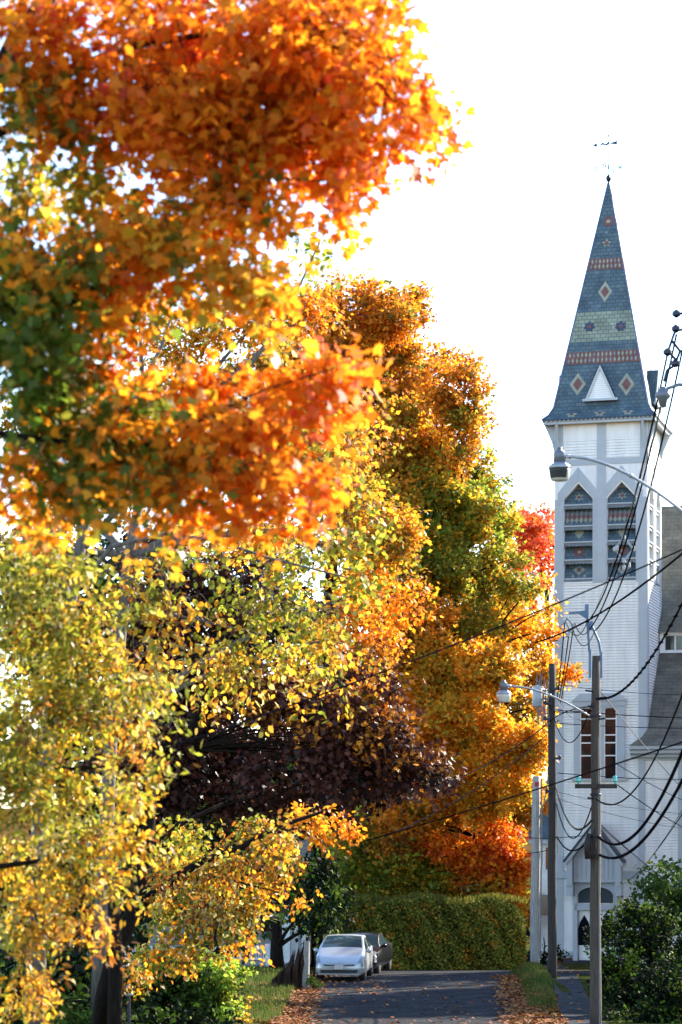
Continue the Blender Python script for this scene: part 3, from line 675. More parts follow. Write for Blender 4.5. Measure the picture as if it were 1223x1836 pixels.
# low wing on the left of the tower
wl, wy = xf(945), 1.6
fw = Frame((0, wy, 0), (1, 0, 0), (0, 0, 1), (0, -1, 0)); zwe = zf(1512)
b = MB(); b.box(wl, -HW-.02, wy+.06, 6.5, -.6, zwe+.1); clap(b, fw, wl+.03, -HW-.03, .5, zwe); b.prism(rect(wl, wl+.28, .3, zwe), fw, 0, .05); b.prism(rect(wl, -HW-.05, zf(1580), zf(1572)), fw, 0, .055)
b.build('wing_wall', M['white'], church)
b = MB(); b.prism(rect(wl-.22, -HW-.05, zwe-.02, zwe+.2), fw, -.3, .42); b.build('wing_cornice', M['trim'], church)
b = MB(); b.face([(wl-.35, wy-.5, zwe+.2), (-HW+.02, wy-.5, zwe+.2), (-HW+.02, 4.2, zf(1392)), (wl+.25, 4.2, zf(1392))], 0, [(0, 0), (1.6, 0), (1.6, 3.5), (0, 3.5)])
b.face([(wl-.35, wy-.5, zwe+.2), (wl+.25, 4.2, zf(1392)), (wl-.35, 6.5, zwe+.2)], 0, [(0, 0), (1.6, 3.5), (3, 0)])
b.build('wing_roof', M['slate'], church)
b = MB(); b.prism(rect(xf(966), xf(977), zf(1560), zf(1520)), fw, .0, .05); b.build('wing_window', M['stain'], church)
b = MB(); b.prism([(xf(948), zf(1644)), (xf(972), zf(1644)), (xf(972), zf(1612)), (xf(969), zf(1606)), (xf(951), zf(1606)), (xf(948), zf(1612))], fw, .0, .06); b.build('boarded_window', M['tan'], church)

# ------------------------------------------------------------------ utility poles, lamps, wires
def pole_x(px, Y): return (px-CX)*Y/FPX
PX = {0: (1257, 39.0), 1: (1067.5, 60.0), 2: (990, 84.0), 3: (958.5, 94.0)}
def pz(i, py): return CZ-(py-HY)*PX[i][1]/FPX          # height at a photo row on pole i
PB = {i: Vector((pole_x(*PX[i]), PX[i][1], ground(pole_x(*PX[i]), PX[i][1]))) for i in PX}
def at(i, py, dx=0, dy=0): p = PB[i]; return Vector((p.x+dx, p.y+dy, pz(i, py)))
def pole(i, top, r0, r1, wood, label, lean=0):
    root = empty('utility_pole', PB[i], label, 'utility pole', group='utility poles along the sidewalk'); h = top-PB[i].z
    b = MB(); n = 9
    b.tube([(lean*t/(n-1)+.012*math.sin(t*1.7), .01*math.cos(t*2.1), -.6+(h+.6)*t/(n-1)) for t in range(n)], [r0+(r1-r0)*t/(n-1) for t in range(n)], 14)
    b.build('shaft', M[wood], root, True)
    return root, h
def bracket(root, h, r):                               # spacer-cable bracket standing above the pole top
    b = MB(); s = 1
    b.box(-r-.055, -r, -.06, .06, h-.55, h+.15); b.box(r, r+.055, -.06, .06, h-.55, h+.1)
    b.tube([(-r-.03, 0, h+.1), (-.20, 0, h+1.0)], .035, 8); b.box(-.26, -.17, -.05, .05, h+.95, h+1.28)
    b.tube([(r+.03, 0, h+.05), (r-.02, 0, h+.35), (-.1, 0, h+.78)], .03, 8); b.box(-.15, -.06, -.04, .04, h+.64, h+.86)
    b.prism([(-.22, h+1.13), (-.66, h+1.08), (-.66, h+1.03), (-.42, h+1.05), (-.22, h+.92)], Frame((0, 0, 0), (1, 0, 0), (0, 0, 1), (0, -1, 0)), -.03, .03)
    b.build('bracket', M['steel_blue'], root)
def spacer(root, c, r=.17, mats=('ceramic',)):         # diamond shaped cable spacer
    b = MB(); P = [Vector(c)+Vector(q) for q in ((0, 0, r*1.25), (-r, 0, 0), (0, 0, -r*1.25), (r, 0, 0))]
    for p, q in zip(P, P[1:]+P[:1]): b.tube([p, q], r*.13, 6)
    for p in P: b.lathe([(.01, -r*.3), (r*.2, -r*.15), (r*.2, r*.15), (.01, r*.3)], p, 8)
    return b
p1, h1 = pole(1, pz(1, 1176), .15, .105, 'wood', 'nearest weathered wooden utility pole with steel bracket on top and short crossarm', .02)
bracket(p1, h1, .11)
spacer(p1, (-.70, -.02, h1+.72)).build('cable_spacer', M['ceramic'], p1)
b = MB(); zc = pz(1, 1410)-PB[1].z; b.box(-.52, .52, -.2, -.125, zc-.055, zc+.055); b.build('crossarm', M['wood_dark'], p1)
for x in (-.44, .47):
    b = MB(); b.lathe([(.02, 0), (.02, .07)], (x, -.16, zc+.055), 8); b.lathe([(.05, .05), (.065, .08), (.045, .11), (.06, .14), (.045, .19), (.01, .21)], (x, -.16, zc+.055), 12)
    b.build('insulator', M['teal'], p1, True)
b = MB()
for py, dx in ((1240, -.13), (1268, -.1), (1290, .12), (1252, .13), (1432, -.1)):
    b = MB(); b.tube([(dx*.6, -.08, pz(1, py)-PB[1].z), (dx*2, -.14, pz(1, py)-PB[1].z+.02)], .025, 6); b.build('wire_pin', M['iron'], p1)
for z in (pz(1, 1283), pz(1, 1500), pz(1, 1425)): b = MB(); b.lathe([(.137, -.03), (.142, -.02), (.142, .02), (.137, .03)], (.008, 0, z-PB[1].z), 14); b.build('steel_band', M['iron'], p1)
b = MB(); z0 = pz(1, 1520)-PB[1].z                     # splice case and bundled loops on the left side
b.tube([(-.17, -.12, z0+.35), (-.2, -.13, z0+.1), (-.19, -.14, z0-.28)], [.06, .1, .085], 10)
b.build('splice_case', M['plastic'], p1, True)
rr = random.Random(4); b = MB()
for i in range(9):
    a = Vector((-.12+rr.uniform(-.1, .1), -.16, z0+rr.uniform(.2, .55))); c = Vector((-.05+rr.uniform(-.15, .1), -.2-rr.uniform(0, .05), z0+rr.uniform(-.5, -.1)))
    b.tube(bez(a, (a+c)/2+Vector((rr.uniform(-.2, .2), -.05, 0)), c), .018, 5)
b.build('cable_loops', M['cable_brown'], p1)
b = MB(); b.tube([(.09, -.13, -.3), (.075, -.115, h1*.5), (.06, -.1, h1*.78)], .016, 6); b.build('ground_wire', M['cable_grey'], p1)
p2, h2 = pole(2, pz(2, 1190), .165, .125, 'wood_dark', 'dark brown utility pole standing on the grassy bank beside the sidewalk', .0)
b = MB()
for i in range(14):
    x = rr.uniform(-.62, -.16); zt = pz(2, 1205+rr.uniform(0, 40))-PB[2].z; b.tube([(x+.06, -.1, zt), (x, -.14, zt-.7), (x+rr.uniform(-.05, .2), -.15, pz(2, 1290)-PB[2].z+rr.uniform(-.3, .3))], .016, 5)
b.build('hanging_cables', M['cable_grey'], p2)
b = MB()
for py, dx in ((1236, .2), (1262, -.25), (1290, -.25), (1360, .25), (1420, -.2)):
    b = MB(); z = pz(2, py)-PB[2].z; b.box(min(0, dx), max(0, dx), -.2, -.12, z-.04, z+.04); b.lathe([(.02, -.05), (.06, 0), (.05, .08), (.01, .12)], (dx, -.16, z), 8); b.build('wire_holder', M['iron'], p2)
b = MB(); z = pz(2, 1250)-PB[2].z; b.lathe([(.15, -.35), (.17, -.3), (.17, .3), (.13, .38), (.02, .42)], (-.52, -.05, z), 14); b.box(-.4, -.1, -.08, .02, z-.1, z-.02); b.build('transformer', M['ceramic'], p2, True)
b = MB()
b.tube([(.13, -.15, pz(2, 1432)-PB[2].z), (.17, -.17, pz(2, 1500)-PB[2].z), (.19, -.17, pz(2, 1530)-PB[2].z)], .02, 6); b.tube([(-.15, -.15, pz(2, 1395)-PB[2].z), (-.3, -.17, pz(2, 1440)-PB[2].z), (-.55, -.17, pz(2, 1480)-PB[2].z)], .022, 6)
b.build('riser_cable', M['cable_grey'], p2)
p3, h3 = pole(3, pz(3, 1392), .20, .15, 'wood_grey', 'pale bleached utility pole standing beyond the grassy bank', .07)
b = MB(); z = pz(3, 1406)-PB[3].z; b.box(.0, .16, -.21, -.19, z-.09, z+.09); b.build('tag_plate', M['red_tag'], p3)
b = MB(); b.tube([(.25, -.2, h3-.1), (.27, -.22, h3*.55), (.24, -.22, h3*.5), (.2, -.21, .4)], .03, 6); b.build('conduit', M['cable_grey'], p3)
p0, h0 = pole(0, 13.0, .17, .12, 'wood', 'tall utility pole just outside the frame carrying the upper street lamp')
b = MB()
for (px, py) in ((1213, 563), (1212, 590), (1197, 632), (1211, 652)): b = MB(); b.lathe([(.02, -.06), (.07, -.02), (.07, .03), (.02, .07)], rel(p0, W(px, py, 38.7)), 8); b.build('insulator', M['iron'], p0)
b = MB()
b.tube([rel(p0, W(1213, 563, 38.7)), rel(p0, W(1240, 560, 38.7)), (-.1, 0, rel(p0, W(1240, 560, 38.7)).z)], .022, 6); b.build('side_arm', M['iron'], p0); b = MB()
for a, c in (((1211, 592), (1240, 590)), ((1211, 592), (1197, 632)), ((1204, 610), (1220, 630)), ((1200, 632), (1212, 645)), ((1197, 632), (1203, 616)), ((1220, 628), (1211, 652)), ((1210, 655), (1196, 664)), ((1196, 664), (1191, 684))):
    b.tube([rel(p0, W(*a, 38.7)), rel(p0, W(*c, 38.7))], .022, 6)
b.build('hanger_frame', M['iron'], p0)
b = MB(); c = rel(p0, W(1189, 712, 38.7)); b.lathe([(.02, -.17), (.05, -.16), (.07, -.05), (.12, .0), (.12, .05), (.06, .15), (.02, .17)], c, 14); b.tube([c+Vector((.02, 0, .12)), c+Vector((.25, 0, .2)), (0, 0, c.z+.25)], .03, 6); b.build('cutout_bell', M['lamp_grey'], p0, True)

def street_lamp(i, lamp_px, lamp_py, join_py, s, label, dark_side=False):
    Y = PX[i][1]; h = W(lamp_px, lamp_py, Y); r = empty('street_lamp', h, label, 'street lamp', group='street lamps on the utility poles')
    j = rel(r, at(i, join_py, -.1)); b = MB(); st = Vector((.13*s, 0, .06*s))
    pts = bez(st, Vector((j.x*.42, 0, .10*s)), j, 12); b.tube(pts, .032*s, 8); b.tube([pts[0]-Vector((.06*s, 0, 0)), pts[0]+Vector((.1*s, 0, .0))], .05*s, 8)
    b.tube([pts[6], pts[6]+Vector((.06*s, 0, -.02))], .045*s, 8)
    b.build('arm', M['galv'], r, True)
    b = MB(); b.lathe([(.02, .22), (.05, .215), (.05, .17), (.10, .16), (.115, .13), (.125, -.05), (.13, -.08)], (0, 0, .06*s), 16) if 0 else b.lathe([(q*s, z*s) for q, z in ((.03, .26), (.055, .25), (.055, .19), (.105, .17), (.12, .13), (.125, -.06))], (0, 0, 0), 18)
    b.build('housing', M['lamp_grey'], r, True)
    b = MB(); b.lathe([(q*s, z*s) for q, z in ((.125, -.06), (.22, -.13), (.235, -.17), (.225, -.19))], (0, 0, 0), 20); b.build('reflector_collar', M['galv'], r, True)
    b = MB(); b.lathe([(q*s, z*s) for q, z in ((.222, -.185), (.218, -.25), (.19, -.40), (.165, -.435), (.05, -.45))], (0, 0, 0), 20); b.build('refractor', M['refractor'], r, True)
    if dark_side:  # dark faces paint the unlit left side onto the refractor
        b = MB()
        for k in range(9):
            a0 = math.pi+R(12)+k*R(13); a1 = a0+R(13.2)
            P = [(.232*s, -.19*s), (.226*s, -.25*s), (.199*s, -.395*s)]
            for (q0, z0), (q1, z1) in zip(P, P[1:]):
                b.face([(q0*math.cos(a0), q0*math.sin(a0), z0), (q0*math.cos(a1), q0*math.sin(a1), z0), (q1*math.cos(a1), q1*math.sin(a1), z1), (q1*math.cos(a0), q1*math.sin(a0), z1)])
        b.build('painted_shade', M['plastic'], r, True)
    return r
street_lamp(0, 1003.5, 824, 935, .78, 'larger grey street lamp with its shaded side painted dark, hung high in front of the belfry', True)
street_lamp(1, 903.5, 1234, 1286, .80, 'smaller white globed street lamp on an arm in front of the yellow maple leaves')

WN = [0]
def wire(a, c, sag, r, m, label, n=22, cat='wire', beads=0, group='overhead wires'):
    a, c = Vector(a), Vector(c)
    pts = [a.lerp(c, i/(n-1))-Vector((0, 0, 4*sag*(i/(n-1))*(1-i/(n-1)))) for i in range(n)]
    root_mesh = MB(); o = Vector(pts[n//2]); root_mesh.tube([p-o for p in pts], r, 6)
    if beads:
        for i in range(beads):
            t = (i+.5)/beads; p = a.lerp(c, t)-Vector((0, 0, 4*sag*t*(1-t)))-o; d = Vector((.05, 0, .03)); root_mesh.tube([p-d*.7, p+d*.7], r*1.5, 6)
    ob = root_mesh.build('overhead_wire', M[m], None, True); ob.location = o
    return tag(ob, label, cat, group)
B1 = at(1, 1112, -.70); 
p0t = [W(1197, 634, 39), W(1213, 600, 39), W(1225, 622, 39)]
p1t = [W(1052, 1117, 59.9), W(1058, 1128, 59.9), W(1068, 1130, 60)]
wire(p1t[0], p0t[0], .75, .017, 'cable', 'leftmost thick black cable of the steep bundle crossing the belfry')
wire(p1t[1], p0t[1], .72, .017, 'cable', 'middle black cable of the steep bundle crossing the belfry')
wire(p1t[2], p0t[2], .80, .017, 'cable', 'rightmost black cable of the steep bundle crossing the belfry')
wire(W(1060, 1112, 60), W(1185, 735, 39), .2, .006, 'cable_grey', 'thin pale messenger wire beside the steep bundle over the belfry')
sp_ = empty('cable_spacer', W(1119, 985, 51.5), 'grey diamond shaped spacer clamped on the steep cable bundle', 'cable spacer')
spacer(sp_, (0, 0, 0), .20).build('frame', M['ceramic'], sp_)
for dx, dz in ((-.16, .02), (.2, .02), (.0, -.4), (.1, -.34)):
    b = MB(); b.lathe([(.01, -.07), (.04, -.04), (.04, .04), (.01, .07)], (dx, 0, dz), 8); b.build('clamp', M['ceramic'], sp_)
for k, (ax, ay, bx) in enumerate(((1013, 1112, 999), (1021, 1130, 1002), (1029, 1120, 1005))):
    wire(W(ax, ay, 60), W(bx, 1254+k*3, 84), .12, .015, 'cable', ['leftmost', 'middle', 'rightmost'][k]+' of three parallel wires dropping from the bracket to the dark pole')
for k, (a, c, sg) in enumerate((((1014, 1114), (1052, 1118), .55), ((1030, 1116), (1056, 1128), .35), ((1024, 1118), (1066, 1132), .75))):
    wire(W(*a, 60), W(*c, 60), sg*.6, .012, 'cable_brown', ['wide', 'short', 'deepest'][k]+' brown jumper loop hanging under the pole top bracket', 14)
# heavy telephone cables towards the near pole
wire(at(1, 1500, .06, -.15), at(0, 1262), .95, .034, 'cable', 'upper heavy black cable sweeping from the splice case to the right edge', 26)
wire(at(1, 1533, .1, -.15), at(0, 1330), .68, .034, 'cable', 'lower heavy black cable sweeping up in front of the green shrub', 26)
wire(at(1, 1432, .0, -.15), at(0, 1150), 1.02, .018, 'cable', 'medium black cable sagging below the crossarm towards the right', 26)
wire(at(1, 1253, .02, -.13), at(0, 1010), .62, .021, 'cable', 'twisted knotty cable rising right across the grey church roof', 30, beads=26)
# loops between the two nearest poles
wire(at(1, 1470, -.1, -.15), at(2, 1412, .14), .72, .028, 'cable_brown', 'thick brown cable sagging between the poles beside the splice case')
wire(at(1, 1500, -.12, -.15), at(2, 1500, .17), .42, .024, 'cable', 'lowest black cable slung between the poles above the portal')
wire(at(1, 1425, -.02, -.15), at(2, 1440, .15), 1.15, .018, 'cable', 'thin black cable with deepest loop between the two poles')
wire(at(1, 1262, -.1, -.15), at(2, 1262, -.05), 1.15, .016, 'cable', 'black loop hanging in front of the tower window')
wire(at(1, 1275, -.1, -.12), at(2, 1275, .1), .05, .014, 'cable', 'tight black wire running from pole to pole above the tower window')
wire(at(1, 1268, -.12, -.12), at(2, 1302, -.3), -.15, .014, 'cable', 'black wire arching up beside the smaller street lamp arm')
wire(at(1, 1288, -.1), at(2, 1250, .1), .3, .012, 'cable_grey', 'thin grey service wire drooping from the lamp arm pole')
# long wires crossing the street to the left
wire(W(1262, 968, 39), W(-220, 1500, 31), .25, .013, 'cable', 'long thin wire climbing from dark purple leaves to the upper right edge')
wire(W(1262, 960, 39), W(960, 1152, 62), .25, .02, 'cable', 'black wire with a knotted end crossing the lower belfry')
wire(W(1262, 1318, 39), W(640, 1512, 70), .05, .015, 'cable', 'black wire crossing the crossarm and vanishing in the yellow leaves')
wire(at(2, 1300, -.2), W(700, 1440, 66), .3, .017, 'cable', 'upper wire slanting into the yellow maple from the dark pole')
wire(at(2, 1318, -.2), W(690, 1500, 66), .3, .017, 'cable', 'lower wire slanting into the yellow maple from the dark pole')
# service drops across the church front
def drop(a, ya, c, yc, sag, r, label, m='cable'): wire(W(*a, ya), W(*c, yc), sag, r, m, label)
drop((1003, 1228), 84, (1262, 1246), 100, .1, .012, 'thin level wire above the tower window head')
drop((1000, 1273), 84, (1262, 1288), 100, .05, .020, 'thick level black wire across the tower window top')
drop((1000, 1297), 84, (1262, 1306), 100, .05, .016, 'level black wire across the middle of the tower window')
drop((1000, 1386), 84, (1262, 1397), 100, .08, .016, 'level black wire along the tower window sill')
drop((1075, 1238), 60, (1262, 1455), 92, .1, .012, 'pale spiral wire slanting down across the aisle eave', 'cable_grey')
drop((1108, 1408), 60, (1262, 1500), 95, .12, .014, 'wire slanting down right from the crossarm end')
drop((1100, 1366), 60, (1262, 1450), 95, .1, .010, 'thin wire slanting down from beside the tower window')
drop((1076, 1478), 60, (1262, 1630), 90, .1, .010, 'thin dark wire slanting down right below the crossarm')
drop((1076, 1482), 60, (1215, 1592), 92, .05, .008, 'thinnest dark wire falling towards the green shrub')
drop((1262, 1400), 45, (1130, 1577), 112, .2, .014, 'wire dropping left from the right edge to the belt course')
drop((1000, 1420), 84, (1262, 1462), 100, .15, .008, 'upper thin grey wire across the clapboards above the portal')
drop((1000, 1432), 84, (1262, 1490), 100, .15, .008, 'lower thin grey wire across the clapboards above the portal')
drop((940, 1502), 94, (1050, 1498), 84, .05, .014, 'short level wire between the dark pole and the pale pole')
drop((945, 1530), 94, (992, 1522), 84, .03, .014, 'short slanting wire low between the dark and pale poles')
drop((1262, 1380), 60, (1180, 1520), 92, .1, .009, 'faint wire leaning left beside the aisle pilaster')

# ------------------------------------------------------------------ parked cars
def loft(b, st, glass=None):
    """glass(y, strip) -> a builder for the faces of that strip, else the body builder b"""
    prev = None
    for y, w_, zl, zm, zb_, wt, zt in st:
        e = lambda t: (w_*.965+(wt-w_*.965)*t, zb_+(zt-zb_)*t)
        half = [(w_*.86, zl), (w_*.985, zl+.14), (w_, zm), (w_*.965, zb_), e(.1), e(.86), (wt, zt), (wt*.9, zt+.012), (wt*.5, zt+.034), (0, zt+.04)]
        ring = [(-x, y, z) for x, z in half]+[(x, y, z) for x, z in half[-2::-1]]; n = len(ring)
        if prev:
            ym = (prev[0][1]+y)/2
            for i in range(n-1):
                k = min(i, n-2-i); t = (glass(ym, k, i > n//2) if glass else None) or b
                t.shape([prev[i], prev[i+1], ring[i+1], ring[i]], [(0, 1, 2, 3)])
            b.shape([prev[0], prev[-1], ring[-1], ring[0]], [(0, 1, 2, 3)])
        else: b.shape(ring, [tuple(range(n))])
        prev = ring
    b.shape(prev, [tuple(range(len(prev)))[::-1]])
def weld(o):
    import bmesh
    bm = bmesh.new(); bm.from_mesh(o.data); bmesh.ops.remove_doubles(bm, verts=bm.verts, dist=.0005); bmesh.ops.recalc_face_normals(bm, faces=bm.faces); bm.to_mesh(o.data); bm.free()
def smooth_st(st, m=4):
    a = np.array(st); n = len(a); out = []
    for i in range(n-1):
        p0, p1_, p2_, p3_ = a[max(i-1, 0)], a[i], a[i+1], a[min(i+2, n-1)]
        for t in np.arange(m)/m: out.append(.5*((2*p1_)+(-p0+p2_)*t+(2*p0-5*p1_+4*p2_-p3_)*t*t+(-p0+3*p1_-3*p2_+p3_)*t**3))
    out.append(a[-1]); return [tuple(q) for q in out]
def car(name, label, loc, rz, paint, st, ws, wheel_y, dark):
    r = empty(name, loc, label, 'car', rz, 'cars parked at the road edge')
    b = MB(); wsb, rwb, sdb, hlb = MB(), MB(), {False: MB(), True: MB()}, {False: MB(), True: MB()}
    (f0, f1), (r0_, r1_), (s0, s1) = ws['glass']
    def glass(y, k, right):
        if k >= 7 and f0 < y < f1: return wsb
        if k >= 7 and r0_ < y < r1_: return rwb
        if (k in (3, 4) and .03 < y < .40) or (k == 2 and .03 < y < .16): return hlb[right]
        if k == 4 and s0 < y < s1 and abs(y-ws['pillar']) > .05: return sdb[right]
    loft(b, smooth_st(st, 6), glass); weld(b.build('body', M[paint], r, True))
    for nm, q in (('windscreen', wsb), ('rear_window', rwb), ('side_window', sdb[False]), ('side_window', sdb[True])): weld(q.build(nm, M['car_glass'], r, True))
    for q in hlb.values(): weld(q.build('headlight', M['headlight'], r, True))
    def q4(nm, m, pts, par=r, lift=.012):
        b = MB(); P = [Vector(p) for p in pts]; n = (P[1]-P[0]).cross(P[-1]-P[0]).normalized(); b.shape([p for p in P]+[p-n*.03 for p in P], [tuple(range(len(P))), tuple(range(len(P), 2*len(P)))[::-1]]+[(i, len(P)+i, len(P)+(i+1) % len(P), (i+1) % len(P)) for i in range(len(P))])
        return b.build(nm, M[m], par)
    for sg in (-1, 1):
        b = MB(); b.tube([(sg*.80, ws['mir'][0], ws['mir'][1]), (sg*.93, ws['mir'][0], ws['mir'][1]+.03), (sg*1.0, ws['mir'][0]+.02, ws['mir'][1]+.03)], [.03, .095, .05], 10); b.build('wing_mirror', M[paint], r, True)
        for y in wheel_y:
            wh = MB(); ex = [(sg*.62, y, .32), (sg*.66, y, .32), (sg*.80, y, .32), (sg*.845, y, .32)]; wh.tube(ex, [.27, .32, .32, .27], 22); wo = wh.build('wheel', M['rubber'], r, True)
            wh = MB(); wh.tube([(sg*.80, y, .32), (sg*.856, y, .32), (sg*.862, y, .32)], [.22, .21, .05], 18); wh.build('rim', M['rim'], wo)
    for nm, m, pts in ws['front_parts']: q4(nm, m, [(x, y-.045, z) for x, y, z in pts])
    return r
prius = [(-.02, .60, .26, .44, .56, .46, .60), (.06, .78, .22, .46, .66, .62, .68), (.35, .86, .20, .50, .80, .70, .86), (.90, .865, .20, .52, .96, .79, 1.07), (1.45, .865, .20, .55, 1.0, .73, 1.31),
         (2.0, .865, .20, .56, 1.02, .665, 1.47), (2.6, .865, .20, .56, 1.03, .65, 1.495), (3.3, .86, .20, .58, 1.04, .63, 1.42), (4.0, .84, .22, .6, 1.05, .63, 1.2), (4.35, .80, .28, .6, .98, .60, 1.05), (4.44, .70, .34, .6, .8, .5, .85)]
def fl(y, z): return y
wsP = dict(glass=((.95, 1.98), (3.35, 4.2), (1.2, 3.9)), pillar=2.35, mir=(1.2, .99),
    light=[(.50, .02, .60), (.76, .115, .64), (.81, .36, .78), (.66, .20, .74)],
    front_parts=[('grille', 'plastic', [(-.50, -.035, .565), (.50, -.035, .565), (.56, -.02, .60), (.0, -.055, .575), (-.56, -.02, .60)][::1]),
                 ('lower_intake', 'plastic', [(-.62, -.01, .29), (.62, -.01, .29), (.66, .0, .41), (-.66, .0, .41)]),
                 ('licence_plate', 'plate', [(-.155, -.075, .43), (.155, -.075, .43), (.155, -.075, .58), (-.155, -.075, .58)]),
                 ('bumper_lip', 'silver', [(-.72, -.03, .245), (.72, -.03, .245), (.72, -.03, .285), (-.72, -.03, .285)]),
                 ('badge', 'chrome', [(-.05, -.035, .635), (.05, -.035, .635), (.05, -.02, .675), (-.05, -.02, .675)])])
c1 = W(608, 1757, 84.0); car('parked_car', 'silver hatchback parked nose first at the left road edge', (c1.x, 83.0, ground(c1.x, 83.5)+.012), R(-5.5), 'silver', prius, wsP, (.85, 3.55), False)
sedan = [(-.02, .66, .28, .48, .68, .5, .72), (.06, .80, .24, .50, .76, .62, .80), (.5, .87, .22, .54, .86, .68, .92), (1.3, .88, .22, .56, .93, .74, 1.0), (1.75, .88, .22, .57, .96, .67, 1.22), (2.25, .88, .22, .58, .98, .60, 1.43), (3.0, .88, .22, .58, 1.0, .585, 1.45), (3.6, .875, .22, .6, 1.02, .58, 1.36), (4.2, .86, .24, .6, 1.03, .62, 1.12), (4.75, .80, .30, .62, .98, .62, 1.04), (4.84, .7, .36, .6, .85, .5, .9)]
wsS = dict(glass=((1.3, 2.2), (3.6, 4.2), (1.6, 3.95)), pillar=2.8, mir=(1.6, 1.02),
    light=[(.52, .02, .64), (.77, .10, .66), (.82, .34, .80), (.62, .16, .80)],
    front_parts=[('grille', 'chrome', [(-.42, -.04, .50), (.42, -.04, .50), (.46, -.01, .74), (-.46, -.01, .74)]),
                 ('lower_intake', 'plastic', [(-.62, -.01, .29), (.62, -.01, .29), (.64, .0, .42), (-.64, .0, .42)]),
                 ('licence_plate', 'plate', [(-.155, -.075, .40), (.155, -.075, .40), (.155, -.075, .53), (-.155, -.075, .53)])])
c2 = W(634, 1753, 90.0); car('parked_car', 'black sedan with chrome grille parked behind the silver car', (c2.x, 89.2, ground(c2.x, 91)+.02), R(-9), 'black_paint', sedan, wsS, (.95, 3.85), True)

# ------------------------------------------------------------------ white house with porch, stump, lantern post on the left
hp = W(470, 1745, 96); gh = ground(hp.x, 96); house = empty('house', (hp.x, 96, gh), 'white wooden house with balustraded porch half hidden behind trees', 'house')
def hx(px): return (px-470)*96/FPX
def hzz(py): return 5-(py-HY)*96/FPX-gh
b = MB(); b.box(-9, hx(552), 2.6, 10, -.3, hzz(1560)); b.build('wall', M['house_grey'], house)  # a white wall in grey: porch shade is put into its paint
b = MB(); b.box(-9.4, hx(545), -.5, 2.59, hzz(1618), hzz(1608)); b.face([(-9.6, -.6, hzz(1606)), (hx(556), -.6, hzz(1606)), (hx(556), 6, hzz(1500)), (-9.6, 6, hzz(1500))], 0, [(0, 0), (10, 0), (10, 7), (0, 7)]); b.build('porch_roof', M['roof'], house)
b = MB(); b.box(-9, hx(536), .0, 2.6, -.3, hzz(1722)); b.build('porch_floor', M['house_grey'], house)
b = MB(); b.box(-9, hx(476), -.05, 0, hzz(1702), hzz(1696)); b.box(-9, hx(476), -.05, 0, hzz(1721), hzz(1717))
for i in range(60): x = hx(475)-.1*i-.05; b.box(x-.02, x+.02, -.04, -.01, hzz(1717)+.001, hzz(1702)-.001)
b.box(hx(476), hx(484), -.1, .08, hzz(1742), hzz(1692)); b.build('balustrade', M['house_white'], house)
for x0, x1, y0, y1, py0 in ((500, 507, .05, .2, 1648), (508, 520, -.05, .12, 1620), (522, 534, .5, .65, 1618), (540, 551, 1.6, 1.8, 1618)):
    b = MB(); b.box(hx(x0), hx(x1), y0, y1, hzz(1726), hzz(py0)); b.box(hx(x0)-.03, hx(x1)+.03, y0-.03, y1+.03, hzz(1727), hzz(1722)); b.build('porch_post', M['house_white'], house)
sb = W(520, 1770, 79); st_ = empty('tree_stump', (sb.x, 79, ground(sb.x, 79)), 'splintered grey brown stump of a broken tree left of the silver car', 'stump')
b = MB(); rs = random.Random(9)
def shard(x0, x1, zt, lean, r, m=0): b.tube([(x0, rs.uniform(-.2, .2), -.2), (x0+lean*.4, rs.uniform(-.2, .2), zt*.5), (x1, rs.uniform(-.1, .1), zt)], [r, r*.8, r*.12], 6, m)
for i in range(26): t = i/25; shard(-.55+.95*t, -.35+.9*t+rs.uniform(-.05, .1), .5+1.15*t+rs.uniform(-.15, .1), .12+rs.uniform(-.08, .1), rs.uniform(.05, .12))
b.build('wood', M['stump'], st_)

b = MB(); b.tube([(.50, -.12, -.2), (.53, -.12, .8), (.56, -.1, 1.5)], [.13, .115, .09], 8); b.build('pale_snag', M['wood_grey'], st_)
lb = W(231, 1800, 50); gl = ground(lb.x, 50); lp = empty('lantern_post', (lb.x, 50, gl), 'small garden lantern on a black post below the leaning trunk', 'lantern post')
ht = CZ-(1786-HY)*mpp(50)-gl
b = MB(); b.tube([(0, 0, -.2), (0, 0, ht)], .035, 8); b.build('post', M['iron'], lp)
b = MB(); b.lathe([(.05, 0), (.09, .02), (.1, .14), (.12, .15), (.03, .24), (.01, .28)], (0, 0, ht), 10); b.build('lantern', M['galv'], lp)

